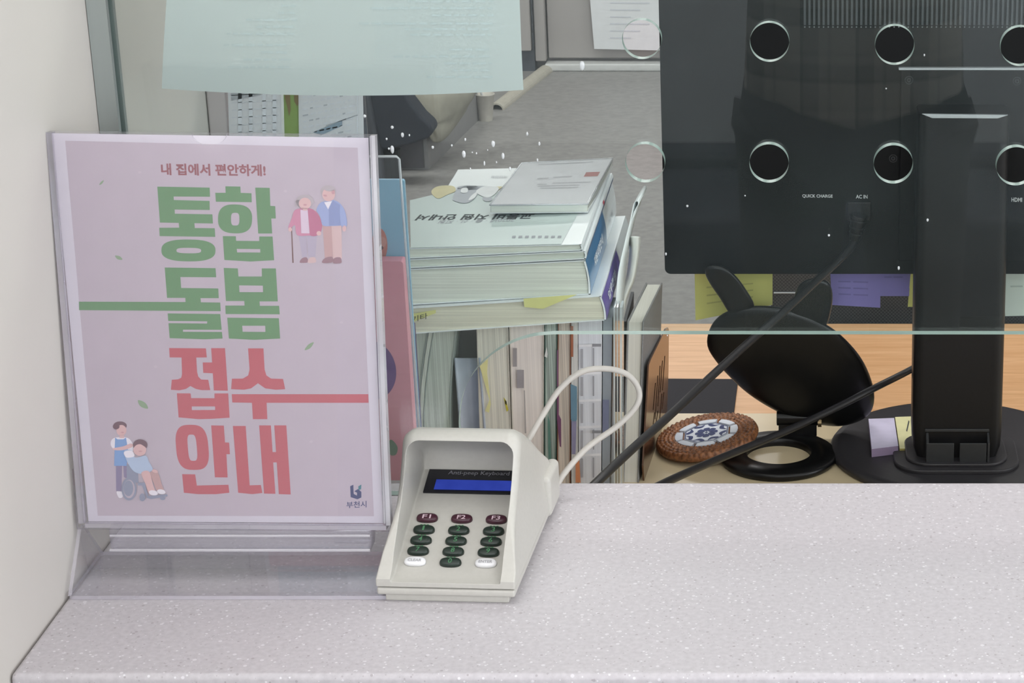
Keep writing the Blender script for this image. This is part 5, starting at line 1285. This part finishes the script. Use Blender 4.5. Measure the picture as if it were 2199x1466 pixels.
# ================================================================== LIGHT
# unseen glowing window, added on the hall wall to brighten upright faces
wn = thing('added_window_1', (0, -2.2, .42), None, None); wn['kind'] = 'structure'
WM, nt, out = nt_new('added_daylight_glow'); em = nt.nodes.new('ShaderNodeEmission'); em.inputs[1].default_value = 6.5
tx = nt.nodes.new('ShaderNodeTexNoise'); tx.inputs['Scale'].default_value = 1.5; rp = nt.nodes.new('ShaderNodeValToRGB'); tcx = nt.nodes.new('ShaderNodeTexCoord')
rp.color_ramp.elements[0].color = (.86, .90, .97, 1); rp.color_ramp.elements[1].color = (.97, .98, 1, 1)
nt.links.new(tcx.outputs['Object'], tx.inputs['Vector']); nt.links.new(tx.outputs['Fac'], rp.inputs[0]); nt.links.new(rp.outputs[0], em.inputs[0]); nt.links.new(em.outputs[0], out.inputs[0])
for i in range(4):
    x0 = -3.2 + i * 1.6
    G().box(x0 + .04, x0 + 1.56, -2.198, -2.185, .5, 1.46).build('added_window_pane', WM, wn)
g = G()
for i in range(5): g.box(-3.24 + i * 1.6, -3.16 + i * 1.6, -2.2, -2.15, .46, 1.5)
g.box(-3.24, 3.24, -2.2, -2.15, .42, .5); g.box(-3.24, 3.24, -2.2, -2.15, 1.46, 1.52)
g.build('added_window_frame', ALU, wn)
w2 = thing('added_window_2', (4.0, -.4, 0), None, None); w2['kind'] = 'structure'  # second unseen window, added to light the left wall and upright faces
for i in range(3):
    y0 = -2.1 + i * 1.2
    G().box(3.985, 3.998, y0 + .04, y0 + 1.16, .04, 1.40).build('added_window_pane', WM, w2)
g = G()
for i in range(4): g.box(3.95, 4.0, -2.14 + i * 1.2, -2.06 + i * 1.2, 0, 1.44)
g.box(3.95, 4.0, -2.14, 1.54, -.04, .04); g.box(3.95, 4.0, -2.14, 1.54, 1.40, 1.46)
g.build('added_window_frame', ALU, w2)
STR = 6.8
LMS = []
for nm, k in (('hall_led_panel', 1.1), ('counter_led_panel', .5), ('office_led_panel', .95), ('rear_led_panel', 1.5)):
    LM, nt, out = nt_new(nm); em = nt.nodes.new('ShaderNodeEmission'); em.inputs[0].default_value = (1, .985, .97, 1); em.inputs[1].default_value = STR * k
    nt.links.new(em.outputs[0], out.inputs[0]); LMS.append(LM)
for i, (x, y) in enumerate(((-.6, 1.1), (.8, 1.1), (-1.7, -1.1), (0, -1.1), (1.7, -1.1), (.1, 2.75), (1.6, 2.75), (-2.4, 6.3), (-.6, 6.3), (1.3, 6.3))):
    l = thing('ceiling_light', (x, y, CEZ - .012), 'white LED ceiling panel light above the office', 'ceiling light', 'LED panel lights in the ceiling')
    g = G(); g.poly([V((x - .6, y - .3, CEZ - .012)), V((x - .6, y + .3, CEZ - .012)), V((x + .6, y + .3, CEZ - .012)), V((x + .6, y - .3, CEZ - .012))]); g.build('diffuser', LMS[0 if y < 1 else 1 if y < 2 else 2 if y < 4 else 3], l, fix=False)
    g = G()
    for a in ((x - .63, x - .6, y - .33, y + .33), (x + .6, x + .63, y - .33, y + .33), (x - .6, x + .6, y - .33, y - .3), (x - .6, x + .6, y + .3, y + .33)): g.box(*a, CEZ - .02, CEZ)
    g.build('frame', mat('light_frame_white', (230, 230, 230), .5), l)
w = bpy.data.worlds.new('world'); SC.world = w; w.use_nodes = True
w.node_tree.nodes['Background'].inputs[0].default_value = (.9, .92, 1, 1); w.node_tree.nodes['Background'].inputs[1].default_value = .3

vs = SC.view_settings
vs.view_transform = 'Standard'; vs.look = 'None'; vs.gamma = 1; vs.use_curve_mapping = False; vs.exposure = 0.0
SC.cycles.max_bounces = 8; SC.cycles.transparent_max_bounces = 28; SC.cycles.glossy_bounces = 3; SC.cycles.diffuse_bounces = 3
SC.cycles.caustics_reflective = False; SC.cycles.caustics_refractive = False
SC.cycles.use_denoising = True
SC.cycles.use_adaptive_sampling = True; SC.cycles.adaptive_threshold = .03
SC.cycles.sample_clamp_indirect = 6
